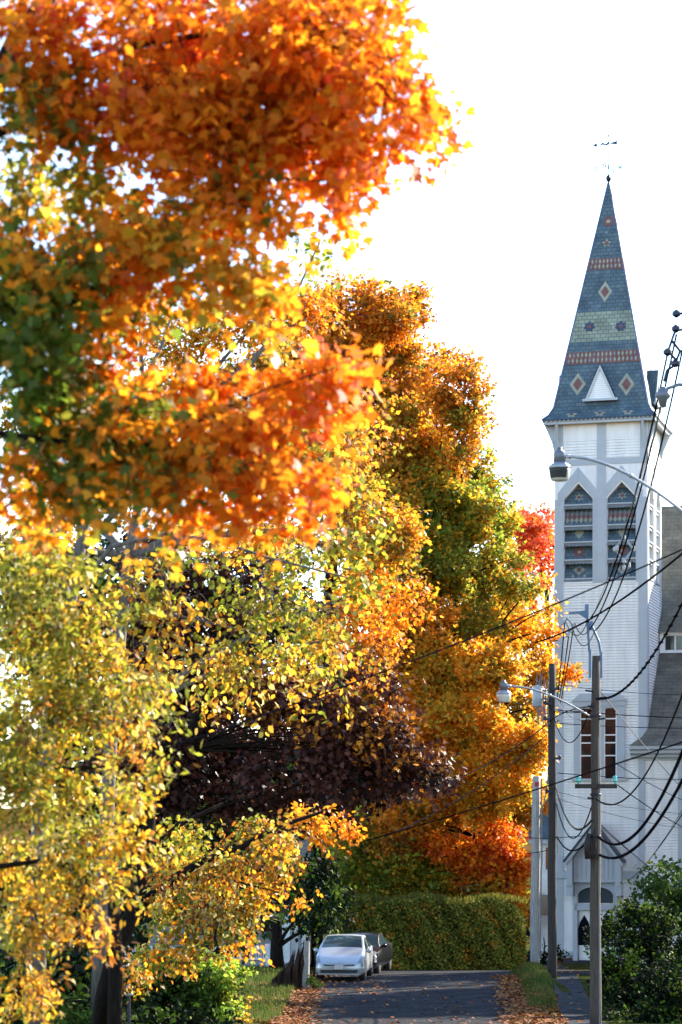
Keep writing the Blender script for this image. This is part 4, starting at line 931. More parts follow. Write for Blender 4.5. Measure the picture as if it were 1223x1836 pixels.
# ------------------------------------------------------------------ near maple reaching in from the left (leaves at 17-21 m)
YA = 19.0
A = cl(YA, [
 (50, 560, 110, 80, 'G'), (110, 690, 110, 60, 'G'), (190, 800, 100, 50, 'GO'), (160, 530, 90, 50, 'G', .8), (300, 800, 90, 50, 'GO', .7), (30, 480, 70, 50, 'G', .8),
 (560, 105, 190, 110, 'O'), (690, 165, 105, 95, 'OP'), (620, 15, 130, 60, 'OD'), (700, 20, 55, 45, 'O'), (330, 50, 220, 110, 'OD'), (340, 240, 220, 110, 'O'), (560, 255, 130, 95, 'O'), (660, 270, 75, 50, 'O'), (765, 165, 45, 40, 'O'), (778, 220, 38, 45, 'OP'),
 (120, 70, 120, 100, 'OD'), (60, 150, 80, 70, 'GO'), (420, 380, 150, 80, 'OY'), (590, 345, 90, 45, 'O'), (640, 335, 40, 35, 'OP'), (200, 170, 150, 90, 'OD'), (460, 180, 160, 100, 'O'), (480, 40, 140, 80, 'OD'),
 (50, 330, 90, 90, 'YG', .6), (150, 310, 90, 60, 'YG', .7), (70, 480, 110, 80, 'GO'), (190, 400, 110, 70, 'OY'), (60, 620, 100, 120, 'G'), (200, 480, 130, 70, 'GO'), (300, 430, 110, 60, 'OY'), (400, 480, 110, 55, 'YO'), (490, 510, 60, 40, 'OY'), (350, 540, 60, 30, 'YG'), (250, 500, 80, 35, 'O'),
 (200, 590, 80, 60, 'OY', .6), (210, 660, 60, 80, 'O', .5), (20, 430, 50, 60, 'O', .7),
 (560, 680, 110, 55, 'O'), (630, 655, 55, 38, 'OP'), (590, 730, 45, 40, 'OP', .7), (430, 710, 110, 55, 'O'), (430, 780, 130, 70, 'O'), (270, 770, 130, 65, 'GO'), (100, 750, 110, 70, 'G'), (110, 850, 130, 60, 'GO'), (250, 860, 130, 65, 'GO'), (380, 850, 120, 60, 'OY'), (500, 850, 100, 50, 'O'), (575, 865, 50, 45, 'OP'), (560, 930, 40, 30, 'O', .8), (300, 930, 80, 35, 'OY', .8), (50, 905, 60, 40, 'OY'), (60, 810, 70, 40, 'O'), (450, 905, 60, 40, 'O', .8), (345, 690, 60, 40, 'OY', .6), (60, 230, 60, 40, 'GO', .5)], .7)
tA = W(-330, 1900, YA); tAb = (tA.x, YA, ground(tA.x, YA))
limbsA = [(wp(YA, (-300, 420), (-120, 290), (0, 236), (90, 205), (200, 182), (300, 198), (410, 216)), .055, .022), (wp(YA, (410, 216), (520, 200), (640, 190), (740, 190)), .026, .008),
 (wp(YA+.5, (-300, 560), (-60, 260), (35, 60), (90, -10), (160, -120)), .12, .05), (wp(YA-.4, (-300, 800), (-100, 700), (60, 590), (160, 520), (240, 470), (310, 425)), .042, .012),
 (wp(YA-.3, (-300, 840), (-60, 770), (60, 785), (170, 800), (260, 800), (340, 765), (470, 700), (600, 660)), .03, .006), (wp(YA, (230, 400), (262, 350), (300, 300)), .012, .006), (wp(YA-.2, (200, 820), (350, 850), (500, 850), (570, 880)), .02, .006), (wp(YA, (240, 300), (500, 320), (700, 330)), .012, .004), (wp(YA+.3, (40, 150), (250, 80), (500, 40), (650, 10)), .04, .008)]
tree('maple_tree', 'near maple with blurred orange and green leaves reaching in from the upper left', 'tree', tAb, 11, A, .098, 'maple', M['leaf_near'], cover=4.0, spray=.42, per=7, wid=.55, droop=.55, outw=.5, subr=.5, flat=.55,
     trunk=wp(YA, (-330, 1500), (-320, 1000), (-300, 500), (-250, 0), (-200, -400)), tr=.26, limbs=False, extra=limbsA, twig=.35, twr=.006)

# ------------------------------------------------------------------ near yellow tree, lower left
YB = 25.0
Bc = cl(YB, [(20, 1020, 60, 60, 'YL'), (30, 1120, 80, 80, 'YL'), (120, 1230, 90, 60, 'YL'), (20, 1360, 80, 60, 'YL'), (10, 1300, 60, 60, 'YL'), (120, 1470, 70, 50, 'YL'), (20, 1640, 50, 60, 'Y'), (110, 1540, 60, 50, 'YL'), (130, 1020, 60, 50, 'YL', .7), (290, 1300, 40, 40, 'YL', .6), (70, 1050, 120, 90, 'YL'), (60, 960, 80, 50, 'YL', .6), (170, 1130, 120, 80, 'YL'), (60, 1190, 110, 90, 'YL'), (200, 1220, 130, 70, 'YL'), (90, 1300, 110, 80, 'YL'), (230, 1300, 70, 50, 'YB'), (290, 1370, 45, 36, 'YL'), (130, 1390, 130, 60, 'Y'), (230, 1420, 50, 50, 'Y'), (240, 1500, 45, 40, 'Y'), (50, 1450, 80, 80, 'YL'), (160, 1500, 80, 60, 'Y'), (60, 1560, 90, 80, 'Y'), (150, 1600, 80, 50, 'YB'), (200, 1570, 40, 40, 'Y', .8), (60, 1660, 70, 60, 'YB'), (150, 1700, 40, 40, 'YB', .6), (50, 1750, 60, 50, 'YB', .8), (70, 1810, 60, 40, 'YB'), (120, 1640, 40, 30, 'Y', .6), (200, 1690, 25, 20, 'YB', .6), (280, 1240, 50, 40, 'YL', .6)], 1.0)
tB = W(-260, 1900, YB); tBb = (tB.x, YB, ground(tB.x, YB))
tree('yellow_tree', 'near tree with drooping yellow and pale green leaves at the lower left', 'tree', tBb, 12, Bc, .092, 'long', M['leaf_near'], cover=3.5, spray=.42, per=13, wid=.4, droop=.35, outw=.8, subr=.33, flat=.5,
     trunk=wp(YB, (-250, 1600), (-230, 1300), (-180, 1000), (-120, 750)), tr=.16, extra=[(wp(YB, (-220, 1250), (-50, 1150), (100, 1120), (240, 1190)), .05, .008), (wp(YB, (-230, 1500), (-60, 1400), (100, 1380), (260, 1370)), .05, .008), (wp(YB, (-240, 1650), (-50, 1560), (100, 1540), (220, 1500)), .05, .008)], limbs=False, twig=.3, twr=.006)

# ------------------------------------------------------------------ middle trees on the left
YC2 = 40.0
C2 = cl(YC2, [(450, 1090, 140, 60, 'YG', .6), (555, 1110, 70, 60, 'YG', .7), (420, 1180, 160, 60, 'Y', .55), (300, 1110, 110, 70, 'YB', .6), (560, 1180, 70, 50, 'Y', .6), (330, 1010, 90, 50, 'YG', .4), (600, 960, 60, 50, 'YG', .6), (520, 1020, 90, 40, 'YG', .6), (250, 1200, 80, 60, 'YB', .6), (470, 1250, 120, 30, 'YB', .25), (590, 1230, 50, 30, 'Y', .3), (640, 1050, 50, 50, 'YG', .7), (230, 1040, 70, 70, 'Y', .5), (380, 1260, 80, 30, 'YB', .25), (500, 960, 80, 40, 'Y', .35), (670, 960, 40, 60, 'YG', .5), (560, 820, 70, 60, 'GY', .5), (620, 860, 50, 50, 'GY', .5), (580, 440, 40, 30, 'GY', .55), (540, 420, 40, 25, 'GY', .5), (560, 480, 35, 25, 'GY', .35), (640, 800, 40, 60, 'BY', .5), (480, 640, 60, 60, 'YB', .35)], 1.8)
g0 = lambda px, Y: (lambda p: (p.x, Y, ground(p.x, Y)))(W(px, 1800, Y))
tree('yellow_green_tree', 'loose tree of crisp yellow green oval leaves over dark shade', 'tree', g0(60, YC2), 13, C2, .125, 'oval', M['leaf'], cover=2.4, spray=.65, per=7, wid=.45, droop=.7, outw=.6, subr=.5, flat=.4,
     trunk=wp(YC2, (70, 1500), (100, 1200), (130, 1060), (150, 950), (165, 800)), tr=.16, bark='bark_grey', extra=[(wp(YC2, (120, 1100), (90, 950), (50, 850), (10, 780)), .09, .05), (wp(YC2, (135, 1060), (200, 980), (330, 950), (480, 1000), (640, 1040)), .05, .012), (wp(YC2, (150, 980), (260, 860), (420, 700), (520, 550), (575, 430)), .06, .012), (wp(YC2, (130, 1080), (300, 1100), (480, 1140)), .04, .01), (wp(YC2, (160, 850), (240, 720), (290, 620), (310, 560)), .06, .015)], limbs=False, twig=.35, twr=.008)
YU = 52.0
U = cl(YU, [(330, 640, 110, 100, 'BY', .7), (460, 580, 110, 70, 'BY', .8), (560, 560, 70, 60, 'BO', .8), (610, 780, 90, 110, 'BY', .9), (470, 840, 130, 70, 'YB', .7), (430, 960, 150, 60, 'YB', .5), (620, 900, 90, 70, 'BY', .8), (200, 720, 110, 80, 'YB', .6), (100, 900, 110, 70, 'YB', .6), (520, 760, 110, 90, 'BY', .8), (250, 560, 60, 50, 'YB', .4), (360, 750, 110, 80, 'YB', .7), (680, 960, 90, 70, 'BY', .9), (690, 1050, 80, 60, 'OY', .8), (240, 860, 100, 70, 'YB', .6), (50, 1000, 90, 50, 'YB', .6), (640, 1140, 90, 70, 'BO', .7), (60, 760, 90, 80, 'YB', .5)], 2.5)
tree('brown_yellow_tree', 'fine leaved brown and yellow tree behind the orange maple boughs', 'tree', g0(180, YU), 14, U, .12, 'small', M['leaf'], cover=5, spray=.7, per=9, wid=.5, droop=.3, outw=.7, subr=.42, flat=.4,
     trunk=wp(YU, (185, 1600), (200, 1300), (230, 1000), (260, 850)), tr=.2, bark='bark_grey', twig=.12, twr=.012, limb_r=.5)
YP = 58.0
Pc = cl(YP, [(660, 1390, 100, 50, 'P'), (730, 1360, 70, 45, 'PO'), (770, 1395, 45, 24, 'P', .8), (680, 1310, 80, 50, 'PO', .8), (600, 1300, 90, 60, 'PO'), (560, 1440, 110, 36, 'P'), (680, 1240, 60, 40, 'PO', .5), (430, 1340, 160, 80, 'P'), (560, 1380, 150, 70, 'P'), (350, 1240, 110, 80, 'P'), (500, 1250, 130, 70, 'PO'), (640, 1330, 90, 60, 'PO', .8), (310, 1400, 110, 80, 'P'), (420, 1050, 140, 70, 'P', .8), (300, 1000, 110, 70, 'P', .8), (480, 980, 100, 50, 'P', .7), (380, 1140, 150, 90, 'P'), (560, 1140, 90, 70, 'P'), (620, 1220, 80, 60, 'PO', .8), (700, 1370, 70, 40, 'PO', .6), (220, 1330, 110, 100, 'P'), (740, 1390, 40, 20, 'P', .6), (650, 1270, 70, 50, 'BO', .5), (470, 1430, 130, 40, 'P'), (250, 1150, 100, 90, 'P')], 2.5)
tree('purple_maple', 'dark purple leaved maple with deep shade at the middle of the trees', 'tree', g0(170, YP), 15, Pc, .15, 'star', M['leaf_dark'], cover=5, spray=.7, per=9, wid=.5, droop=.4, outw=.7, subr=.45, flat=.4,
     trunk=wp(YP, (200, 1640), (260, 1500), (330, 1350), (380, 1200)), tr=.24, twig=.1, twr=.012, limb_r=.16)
YC = 46.0
Cc = [(300, 1590, 42.6, 50, 34, 'M', .5, .6), (400, 1545, 42.6, 60, 34, 'M', .5, .6), (490, 1500, 42.8, 60, 30, 'YB', .5, .6), (340, 1500, 42.8, 50, 30, 'YG', .5, .5)]+cl(YC, [(380, 1570, 120, 50, 'M', .7), (470, 1510, 90, 45, 'M', .7), (330, 1640, 80, 60, 'M', .7), (470, 1590, 50, 30, 'YO', .8), (540, 1610, 22, 12, 'OY', .9), (420, 1640, 55, 40, 'M', .7), (560, 1470, 60, 30, 'OY', .7), (310, 1550, 60, 50, 'M', .5), (610, 1490, 40, 25, 'O', .7), (440, 1690, 40, 24, 'OY', .6), (360, 1710, 60, 24, 'M', .5), (240, 1740, 40, 40, 'M', .6), (300, 1690, 60, 40, 'M', .6), (520, 1560, 50, 30, 'YB', .6), (270, 1610, 40, 40, 'YG', .5), (340, 1480, 60, 30, 'YG', .5)], 1.8)
tree('leaning_tree', 'tree with dark leaning trunk and mixed yellow and bronze leaves low down', 'tree', g0(178, YC), 16, Cc, .105, 'oval', M['leaf'], cover=3.4, spray=.5, per=8, wid=.5, droop=.5, outw=.6, subr=.5, flat=.4,
     trunk=wp(43.6, (190, 1780), (210, 1700), (245, 1620), (262, 1540), (270, 1440), (262, 1340)), tr=.2, limbs=False, extra=[(wp(43.8, (235, 1640), (290, 1590), (360, 1545), (430, 1520), (500, 1482), (580, 1455)),   .10, .03), (wp(43.8, (262, 1530), (320, 1480), (400, 1440)), .07, .02), (wp(YC, (330, 1560), (420, 1580), (500, 1600)), .03, .01)], twig=.3, twr=.008)
b = MB(); p = g0(206, 43); o2 = empty('snag', p, 'straight dark reddish trunk at the bottom left beside the lantern', 'tree trunk'); b.tube([(0, 0, -.3), (0, 0, .6), (.02, 0, 1.5), (-.05, 0, 3)], [.15, .13, .12, .10], 10); b.build('trunk', M['bark'], o2, True)
YH = 68.0  # added dark tree, stands in for the blackness between the near leaves
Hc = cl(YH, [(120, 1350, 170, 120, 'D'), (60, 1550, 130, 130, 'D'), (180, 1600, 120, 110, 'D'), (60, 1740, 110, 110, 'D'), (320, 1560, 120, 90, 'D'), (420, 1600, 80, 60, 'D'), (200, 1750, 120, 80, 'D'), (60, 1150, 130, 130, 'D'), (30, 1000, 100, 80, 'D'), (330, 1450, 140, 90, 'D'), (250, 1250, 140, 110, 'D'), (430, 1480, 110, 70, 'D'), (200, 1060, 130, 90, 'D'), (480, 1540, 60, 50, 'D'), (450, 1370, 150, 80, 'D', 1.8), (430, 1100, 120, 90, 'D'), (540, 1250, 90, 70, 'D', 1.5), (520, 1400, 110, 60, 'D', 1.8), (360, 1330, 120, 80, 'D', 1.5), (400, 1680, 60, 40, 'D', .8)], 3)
tree('dark_filler_tree', 'tall dark evergreen added to darken the gaps behind the lower left leaves', 'tree', g0(110, YH), 17, Hc, .3, 'small', M['leaf_dark'], cover=5, spray=1.0, per=9, wid=.4, droop=.7, outw=.8, subr=.45,
     trunk=wp(YH, (112, 1600), (115, 1300), (118, 1050)), tr=.3)

# ------------------------------------------------------------------ far maples beside the street
far = dict(leaf=.17, tpl='star', m=M['leaf'], cover=5.5, spray=.8, per=9, wid=.6, droop=.2, outw=.9, subr=.37, flat=.7, twig=.1, twr=.014, limb_r=.2)
D1 = cl(108, [(620, 620, 80, 50, 'BO'), (690, 570, 50, 36, 'O', .7), (740, 700, 50, 50, 'BO'), (700, 860, 70, 60, 'OY'), (640, 565, 110, 60, 'BO'), (730, 545, 40, 34, 'BO', .8), (590, 530, 40, 28, 'BO', .7), (690, 610, 65, 50, 'BO'), (560, 640, 90, 80, 'BO'), (640, 680, 100, 70, 'BY'), (720, 690, 50, 60, 'BY'), (690, 760, 110, 80, 'BY'), (620, 850, 110, 80, 'BY'), (660, 960, 110, 80, 'BY'), (640, 1060, 100, 70, 'OY'), (560, 760, 90, 90, 'BY'), (750, 530, 20, 20, 'BO', .7), (660, 535, 40, 25, 'BO', .7), (700, 570, 50, 35, 'BO', .7), (755, 575, 18, 24, 'BO', .5), (610, 505, 22, 16, 'BO', .5), (700, 525, 16, 12, 'BO', .5), (740, 625, 22, 24, 'BO', .6), (760, 655, 30, 22, 'BY', .7), (720, 640, 40, 30, 'BY'), (480, 700, 80, 80, 'BY')])
tree('maple_tree', 'tall far maple with rust orange top left of the bronze one', 'tree', g0(560, 108), 21, D1, group='maples lining the far street', trunk=wp(108, (560, 1500), (580, 1200), (600, 950), (620, 750)), tr=.42, **far)
D2 = cl(105, [(800, 690, 60, 50, 'BO'), (840, 650, 24, 22, 'BO', .8), (770, 760, 90, 70, 'BY'), (830, 780, 45, 70, 'BY'), (850, 720, 25, 40, 'BY', .7), (730, 850, 110, 80, 'BY'), (840, 870, 60, 50, 'GY'), (880, 905, 36, 28, 'GY', .7), (800, 920, 90, 70, 'GY'), (860, 960, 60, 50, 'GY'), (760, 1000, 90, 70, 'GY'), (830, 1040, 80, 60, 'GY'), (740, 1090, 90, 60, 'BO'), (680, 1160, 80, 70, 'BO'), (880, 1010, 45, 40, 'YG', .8), (790, 640, 30, 20, 'BO', .6), (800, 655, 30, 24, 'BO', .7), (855, 690, 20, 28, 'BO', .6), (862, 750, 16, 24, 'BY', .6), (868, 820, 20, 30, 'GY', .6), (905, 865, 14, 12, 'G', .5), (912, 920, 18, 14, 'GY', .6), (900, 960, 30, 30, 'GY', .8), (925, 1000, 24, 24, 'YG', .7), (890, 930, 40, 30, 'GY', .8), (780, 850, 70, 60, 'BY'), (700, 800, 80, 70, 'BY'), (690, 920, 80, 70, 'BY'), (700, 1020, 80, 60, 'BY'), (770, 880, 60, 50, 'GY'), (765, 960, 70, 60, 'GY'), (800, 1000, 70, 50, 'YG'), (770, 820, 70, 50, 'BY')])
tree('maple_tree', 'far maple with bronze crown and green flank beside open sky', 'tree', g0(740, 105), 22, D2, group='maples lining the far street', trunk=wp(105, (745, 1550), (750, 1350), (760, 1200), (770, 1080)), tr=.42, **far)
D3 = cl(104, [(960, 1050, 24, 22, 'YG', .7), (925, 1050, 45, 36, 'YG'), (985, 1090, 18, 16, 'YO', .6), (900, 1130, 60, 50, 'YO'), (970, 1210, 30, 36, 'YO'), (880, 1200, 80, 50, 'YO'), (800, 1230, 90, 50, 'YO'), (820, 1290, 90, 50, 'YO'), (900, 1330, 70, 50, 'YO'), (800, 1390, 90, 50, 'YO'), (860, 1400, 70, 50, 'YO'), (940, 1340, 50, 50, 'YO'), (930, 1420, 40, 40, 'YO'), (760, 1430, 90, 50, 'OY'), (850, 1120, 80, 50, 'YG'), (780, 1060, 80, 50, 'YG'), (930, 1110, 55, 45, 'YO'), (880, 1080, 70, 50, 'YG'), (800, 1120, 90, 60, 'YO'), (850, 1180, 110, 70, 'YO'), (950, 1170, 42, 45, 'YO'), (985, 1130, 22, 22, 'OY', .8), (740, 1210, 110, 70, 'BO'), (1018, 1203, 27, 16, 'OY', .9), (985, 1215, 30, 22, 'YO', .9), (870, 1260, 100, 60, 'YO'), (770, 1300, 110, 60, 'O'), (940, 1290, 45, 60, 'Y'), (860, 1350, 100, 60, 'YO'), (945, 1390, 36, 50, 'YO'), (962, 1330, 26, 50, 'YO'), (955, 1430, 26, 36, 'OY'), (975, 1270, 18, 30, 'YO', .8), (720, 1180, 80, 60, 'BO'), (745, 1120, 60, 50, 'BY'), (740, 1380, 100, 60, 'BO'), (900, 1430, 65, 45, 'Y'), (810, 1450, 100, 55, 'YO'), (700, 1450, 90, 50, 'OY'), (930, 1465, 26, 25, 'OY', .8), (650, 1330, 70, 60, 'BO', .8)])
tree('maple_tree', 'broad far maple with golden yellow leaves overlapping the church tower', 'tree', g0(905, 105), 23, D3, group='maples lining the far street', trunk=wp(105, (905, 1600), (890, 1450), (870, 1300), (860, 1180)), tr=.36, **far)
D4 = cl(102.6, [(880, 1530, 60, 40, 'OD'), (800, 1525, 80, 40, 'OD'), (920, 1560, 30, 40, 'OD'), (700, 1530, 90, 50, 'GY'), (640, 1560, 60, 50, 'GY'), (760, 1570, 80, 40, 'GY'), (870, 1590, 60, 30, 'Y', .7), (800, 1600, 70, 30, 'Y', .7), (930, 1625, 14, 30, 'YO', .9), (690, 1600, 70, 30, 'GY'), (640, 1490, 60, 40, 'GY'), (900, 1490, 50, 30, 'OD', .8), (740, 1610, 70, 24, 'GY', .8), (850, 1560, 60, 40, 'OD'), (905, 1600, 36, 24, 'OD', .7), (745, 1480, 60, 40, 'BO'), (860, 1440, 60, 40, 'YO'), (700, 1500, 60, 40, 'BO')], .5)
tree('maple_tree', 'low red orange and green maple boughs above the hedge', 'tree', g0(880, 106), 24, D4, group='maples lining the far street', trunk=wp(106, (885, 1640), (870, 1570), (850, 1500)), tr=.3, extra=[(wp(106, (945, 1680), (920, 1630), (880, 1570), (840, 1530)), .22, .1)], **far)
D5 = cl(126, [(620, 1560, 90, 90, 'GY'), (730, 1540, 90, 100, 'GY'), (840, 1540, 90, 90, 'OD'), (910, 1560, 50, 80, 'GY'), (935, 1640, 24, 60, 'BO'), (700, 1440, 110, 80, 'BO'), (560, 1450, 100, 90, 'BY'), (880, 1430, 70, 70, 'OY'), (800, 1640, 130, 60, 'GY'), (600, 1300, 100, 100, 'BY'), (760, 1330, 90, 90, 'BO')])
tree('maple_tree', 'shaded maple deep behind the hedge and the low red boughs', 'tree', g0(760, 126), 27, D5, group='maples lining the far street', trunk=wp(126, (760, 1640), (760, 1500), (750, 1350)), tr=.36, **far)
E_ = cl(150, [(940, 950, 45, 40, 'R'), (975, 925, 25, 18, 'R', .8), (905, 970, 25, 24, 'R', .8), (960, 1000, 40, 32, 'R', .8), (985, 965, 22, 26, 'R'), (930, 1020, 30, 22, 'R', .5), (970, 1055, 30, 22, 'R', .4), (950, 1090, 30, 30, 'O', .5), (1010, 980, 30, 40, 'R'), (925, 1000, 30, 24, 'R'), (960, 965, 40, 34, 'R'), (985, 1010, 24, 26, 'R', .7), (945, 1045, 36, 26, 'R', .7), (960, 925, 26, 16, 'R', .7), (920, 935, 24, 18, 'R', .7)])
tree('red_maple', 'bright red maple behind the left edge of the belfry', 'tree', g0(985, 150), 25, E_, .26, 'star', M['leaf'], cover=4.2, spray=1.0, per=9, wid=.55, droop=.2, outw=.75, subr=.4, trunk=wp(150, (988, 1300), (985, 1150), (980, 1060), (965, 990)), tr=.24, twig=.12, twr=.03)
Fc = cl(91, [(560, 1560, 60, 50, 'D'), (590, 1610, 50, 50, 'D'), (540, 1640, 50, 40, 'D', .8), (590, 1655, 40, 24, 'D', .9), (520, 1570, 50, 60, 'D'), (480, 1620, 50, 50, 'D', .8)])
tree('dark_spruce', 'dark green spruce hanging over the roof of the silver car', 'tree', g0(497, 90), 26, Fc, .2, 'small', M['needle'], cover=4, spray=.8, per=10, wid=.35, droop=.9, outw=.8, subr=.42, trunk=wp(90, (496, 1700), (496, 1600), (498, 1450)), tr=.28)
# ------------------------------------------------------------------ hedge and shrubs
def hedge():
    rng = np.random.default_rng(31); Y = 100.0; a, c = W(598, 1748, Y), W(941, 1748, Y); x0, x1 = a.x, c.x; zt = W(700, 1612, Y).z
    g_ = ground((x0+x1)/2, Y); root = empty('hedge', ((x0+x1)/2, Y, g_), 'long clipped green hedge with orange flecks across the street end', 'hedge')
    n = 30000; x = rng.uniform(0, 1, n); e = np.minimum(1, np.minimum(x*9, (1-x)*6))**.5
    hh = (zt-g_)*(1-.28*(1-e)+.03*np.sin(x*17)+.02*np.sin(x*41+1)); hz_ = rng.uniform(0, 1, n)
    side = rng.random(n); y = np.where(side < .62, -1.0+.25*rng.normal(size=n)*.6, rng.uniform(-1, 1, n)); topm = side > .8
    hz_ = np.where(topm, 1-.06*np.abs(rng.normal(size=n)), hz_)
    bulge = .16*np.sin(x*23+hz_*5)+.14*np.sin(x*57+hz_*11)
    P = np.stack([x0+x*(x1-x0), (y-bulge*(y < 0))*(.5+.5*e), hz_*hh], 1); P[:, 0] -= root.location.x
    N = np.stack([rng.normal(size=n)*.5, -1+rng.normal(size=n)*.4, .6+rng.normal(size=n)*.4], 1); T = rng.normal(size=(n, 3))*.5; T[:, 2] += .8
    ci, pc = pick(rng, 'H', n); col = pc[ci]*rng.uniform(.6, 1.3, (n, 1))
    pat = np.sin(x*31+np.sin(hz_*7)*2)*np.sin(hz_*9+x*13)+rng.normal(size=n)*.5
    org_ = (pat > 1.0) & (hz_ < .9); col[org_] = np.array(K['rust'])*rng.uniform(.5, 1.1, (org_.sum(), 1))
    leaf_mesh('foliage', P, N, T, rng.uniform(.07, .15, n), col, 'small', M['needle'], root)
    m2 = 2500; xx = rng.uniform(0, 1, m2); P2 = np.stack([(x0+xx*(x1-x0))-root.location.x, rng.uniform(-1, .9, m2), (zt-g_)*(1+.03*np.sin(xx*17))-.08], 1)
    T2 = np.stack([rng.normal(size=m2)*.3, rng.normal(size=m2)*.3, np.ones(m2)], 1); N2 = rng.normal(size=(m2, 3)); N2[:, 2] = 0
    ci, pc = pick(rng, 'H', m2); leaf_mesh('top_shoots', P2, N2, T2, rng.uniform(.12, .34, m2), pc[ci], 'needle', M['grass'], root)
    b = MB(); b.box(x0-root.location.x+.5, x1-root.location.x-.5, -.55, .8, 0, (zt-g_)*.9); b.build('inner_branches', M['bark'], root)
hedge()
def shrub(name, label, base, seed, cls_, leaf, tpl, m, cover=3.5, **k):
    kw = dict(spray=.45, per=9, wid=.5, droop=.1, outw=.9, subr=.42); kw.update(k)
    return tree(name, label, 'shrub', base, seed, cls_, leaf, tpl, m, cover, trunk=[Vector(base)+Vector((0, 0, .5)), Vector(base)+Vector((.05, 0, .9)), Vector(base)+Vector((0, 0, 1.3))], tr=.05, **kw)
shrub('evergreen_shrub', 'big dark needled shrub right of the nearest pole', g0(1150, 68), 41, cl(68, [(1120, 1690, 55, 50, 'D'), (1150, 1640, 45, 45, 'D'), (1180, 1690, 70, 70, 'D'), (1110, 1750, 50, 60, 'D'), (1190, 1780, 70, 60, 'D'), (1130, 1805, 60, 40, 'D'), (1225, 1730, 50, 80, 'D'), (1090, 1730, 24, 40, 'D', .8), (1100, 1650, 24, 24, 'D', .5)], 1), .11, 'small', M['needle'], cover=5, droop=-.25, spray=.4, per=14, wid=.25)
shrub('green_shrub', 'leafy mid green shrub rising above the dark needled shrub', g0(1190, 73), 42, cl(73, [(1165, 1600, 45, 34, 'LG'), (1190, 1570, 40, 26, 'LG', .8), (1215, 1600, 40, 40, 'LG'), (1145, 1625, 30, 24, 'LG', .8), (1180, 1550, 12, 14, 'LG', .6), (1190, 1650, 60, 40, 'LG'), (1225, 1560, 22, 22, 'LG', .8), (1250, 1620, 50, 60, 'LG')], .8), .15, 'oval', M['leaf'], cover=3.2)
shrub('low_dark_shrub', 'low dark shrub at the bottom right corner below the needled shrub', g0(1200, 62), 43, cl(62, [(1200, 1760, 60, 50, 'D'), (1180, 1815, 60, 40, 'D'), (1225, 1810, 50, 60, 'D'), (1110, 1825, 34, 20, 'D', .9)], .8), .12, 'small', M['needle'], cover=4)
shrub('arborvitae_shrub', 'bright yellow green feathery shrub in sunlight left of the porch', g0(330, 56), 44, cl(56, [(330, 1740, 80, 40, 'B'), (400, 1745, 45, 26, 'B', .8), (290, 1790, 70, 60, 'LG'), (370, 1800, 60, 50, 'LG'), (430, 1745, 25, 10, 'B', .8), (270, 1725, 40, 24, 'B', .8), (400, 1800, 34, 40, 'B', .8), (340, 1840, 90, 40, 'LG'), (330, 1790, 90, 50, 'D'), (400, 1800, 50, 40, 'D')], .5), .10, 'small', M['leaf'], cover=6, spray=.42, per=16, wid=.25, droop=.05)  # sunlit top and shaded body are put into the leaf colours
shrub('dark_shrub', 'low dark shrub at the church wall behind the poles', g0(975, 114), 45, cl(114, [(965, 1715, 30, 24, 'D'), (995, 1712, 16, 20, 'D'), (945, 1725, 20, 20, 'D')], .8), .15, 'small', M['needle'], cover=4)
shrub('weed_tuft', 'small green weed tuft at the foot of the splintered stump', g0(563, 78.5), 46, cl(78.5, [(565, 1762, 14, 10, 'LG'), (556, 1755, 8, 10, 'LG', .8)], .2), .07, 'small', M['needle'], cover=4, spray=.2)
shrub('undergrowth_bush', 'dark low bushes at the bottom left under the yellow leaves', g0(90, 52), 48, cl(52, [(60, 1815, 90, 40, 'LG'), (170, 1815, 60, 36, 'D'), (10, 1790, 60, 60, 'D'), (130, 1840, 100, 30, 'LG'), (300, 1835, 90, 36, 'D'), (390, 1845, 60, 22, 'D'), (240, 1800, 40, 40, 'D')], .8), .12, 'oval', M['needle'], cover=4)
shrub('bronze_bush', 'small bush of pale yellow specks at the lower left beside the lawn', g0(420, 58), 47, cl(58, [(430, 1815, 34, 26, 'M'), (400, 1830, 40, 24, 'M')], .6), .09, 'oval', M['leaf'], cover=2.5, spray=.35)

# ------------------------------------------------------------------ trees just outside the frame on the right, which shade the street
RS = cl(0, [(0, 0, 1, 1, 'BO')])
def side_tree(x, y, h, r, seed, label, pal):
    px = lambda q: CX+q*FPX/y; rng = random.Random(seed); z0 = ground(x, y); cls_ = []
    for i in range(14):
        a = rng.uniform(0, 6.28); q = r*.62*rng.uniform(.3, 1); zz = z0+h*rng.uniform(.3, .92)
        if i == 0: a, q, zz = 0, 0, z0+h*.9
        cls_.append((CX+(x+q*math.cos(a))*FPX/y, HY-(zz-CZ)*FPX/y, y+q*math.sin(a), r*.42*FPX/y, r*.36*FPX/y, pal, None, 1))
    return tree('maple_tree', label, 'tree', (x, y, z0), seed, cls_, .3, 'star', M['leaf'], cover=2.2, spray=1.0, per=9, wid=.5, droop=.3, subr=.4, trunk=[(x, y, z0+h*.2), (x+.1, y, z0+h*.45), (x, y, z0+h*.75)], tr=.35, group='maples lining the far street')
side_tree(22, 89, 17.5, 6.2, 61, 'rust maple outside the right edge shading the street', 'BO')
side_tree(23, 103, 20, 6.2, 62, 'golden maple outside the right edge beside the church', 'YO')
side_tree(28, 82, 15, 6.0, 64, 'low amber maple outside the right edge nearest the poles', 'OY')
side_tree(32, 112, 20, 7, 65, 'golden maple outside the right edge farthest down the street', 'YO')
side_tree(27, 97, 21, 6.5, 66, 'broad orange maple outside the right edge between two tall ones', 'OY')
side_tree(34, 104, 24, 7.0, 67, 'tallest maple outside the right edge behind the row', 'BO')
side_tree(31, 95, 23, 7.0, 63, 'tall bronze maple outside the right edge behind two others', 'BY')

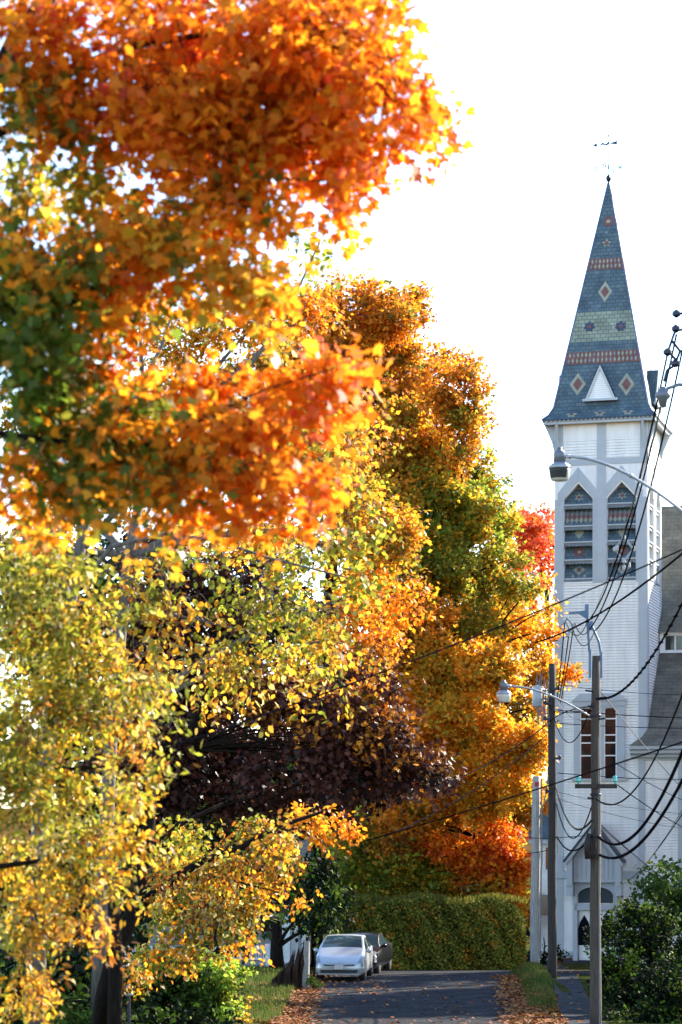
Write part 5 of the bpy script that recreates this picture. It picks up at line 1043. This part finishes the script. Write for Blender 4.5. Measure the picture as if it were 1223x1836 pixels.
# ------------------------------------------------------------------ grass and fallen leaves
rng = np.random.default_rng(77)
def gz(x, y): return np.array([ground(a, c) for a, c in zip(x, y)])
n = 26000; y = rng.uniform(58, 92, n); 
xl = np.array([road_l(v) for v in y])-.35-rng.uniform(0, 1, n)**1.3*4.2
xr = np.array([road_r(v) for v in y])+.25+rng.uniform(0, 1, n)*1.3+np.where(y < 70, 4, 0)
x = np.where(rng.random(n) < .6, xl, xr); keep = ~((x > 0) & (np.abs(x-np.array([walk_c(v) for v in y])) < .56)); x, y = x[keep], y[keep]; n = len(x)
P = np.stack([x, y, gz(x, y)-.01], 1); T = rng.normal(size=(n, 3))*.35; T[:, 2] = 1; N = rng.normal(size=(n, 3)); N[:, 2] *= .2
gc = np.array([[.055, .095, .014], [.09, .12, .02], [.16, .13, .035], [.035, .06, .012]]); tone = (np.sin(x*1.7)*np.sin(y*.9)+rng.normal(size=n)*.6)
col = gc[np.clip((tone+1.4).astype(int), 0, 3)]*rng.uniform(.7, 1.3, (n, 1))
tag(leaf_mesh('grass', P, N, T, rng.uniform(.08, .2, n), col, 'needle', M['grass']), kind='stuff')
def scatter(n, fx, y0=58, y1=88):
    y = rng.uniform(y0, y1, n); x = fx(y, n); return x, y
parts = [scatter(3600, lambda y, n: np.array([road_l(v) for v in y])+.0+rng.normal(size=n)*.30), scatter(3400, lambda y, n: np.array([road_r(v) for v in y])+.0+rng.normal(size=n)*.30), scatter(1500, lambda y, n: np.array([road_r(v) for v in y])+rng.uniform(0, 1, n)*np.array([walk_c(v)-.5-road_r(v) for v in y]), 60, 75),
         scatter(380, lambda y, n: rng.uniform(-1.2, 5.6, n)), scatter(150, lambda y, n: np.array([walk_c(v) for v in y])+rng.uniform(-.6, .6, n), 60, 115), scatter(700, lambda y, n: rng.uniform(-5, -1.4, n), 58, 80), scatter(160, lambda y, n: rng.uniform(-1.0, 1.6, n), 76, 83)]
x = np.concatenate([p[0] for p in parts]); y = np.concatenate([p[1] for p in parts]); n = len(x)
P = np.stack([x, y, gz(x, y)+rng.uniform(.02, .06, n)], 1); N = rng.normal(size=(n, 3))*.35; N[:, 2] = 1; T = rng.normal(size=(n, 3)); T[:, 2] *= .3
lc = np.array([[.30, .10, .02], [.24, .06, .014], [.32, .14, .025], [.12, .035, .012], [.36, .19, .05]]); col = lc[rng.choice(5, n, p=[.34, .24, .18, .16, .08])]*rng.uniform(.6, 1.2, (n, 1))
tag(leaf_mesh('fallen_leaves', P, N, T, rng.uniform(.08, .15, n), col, 'star', M['litter']), kind='stuff')
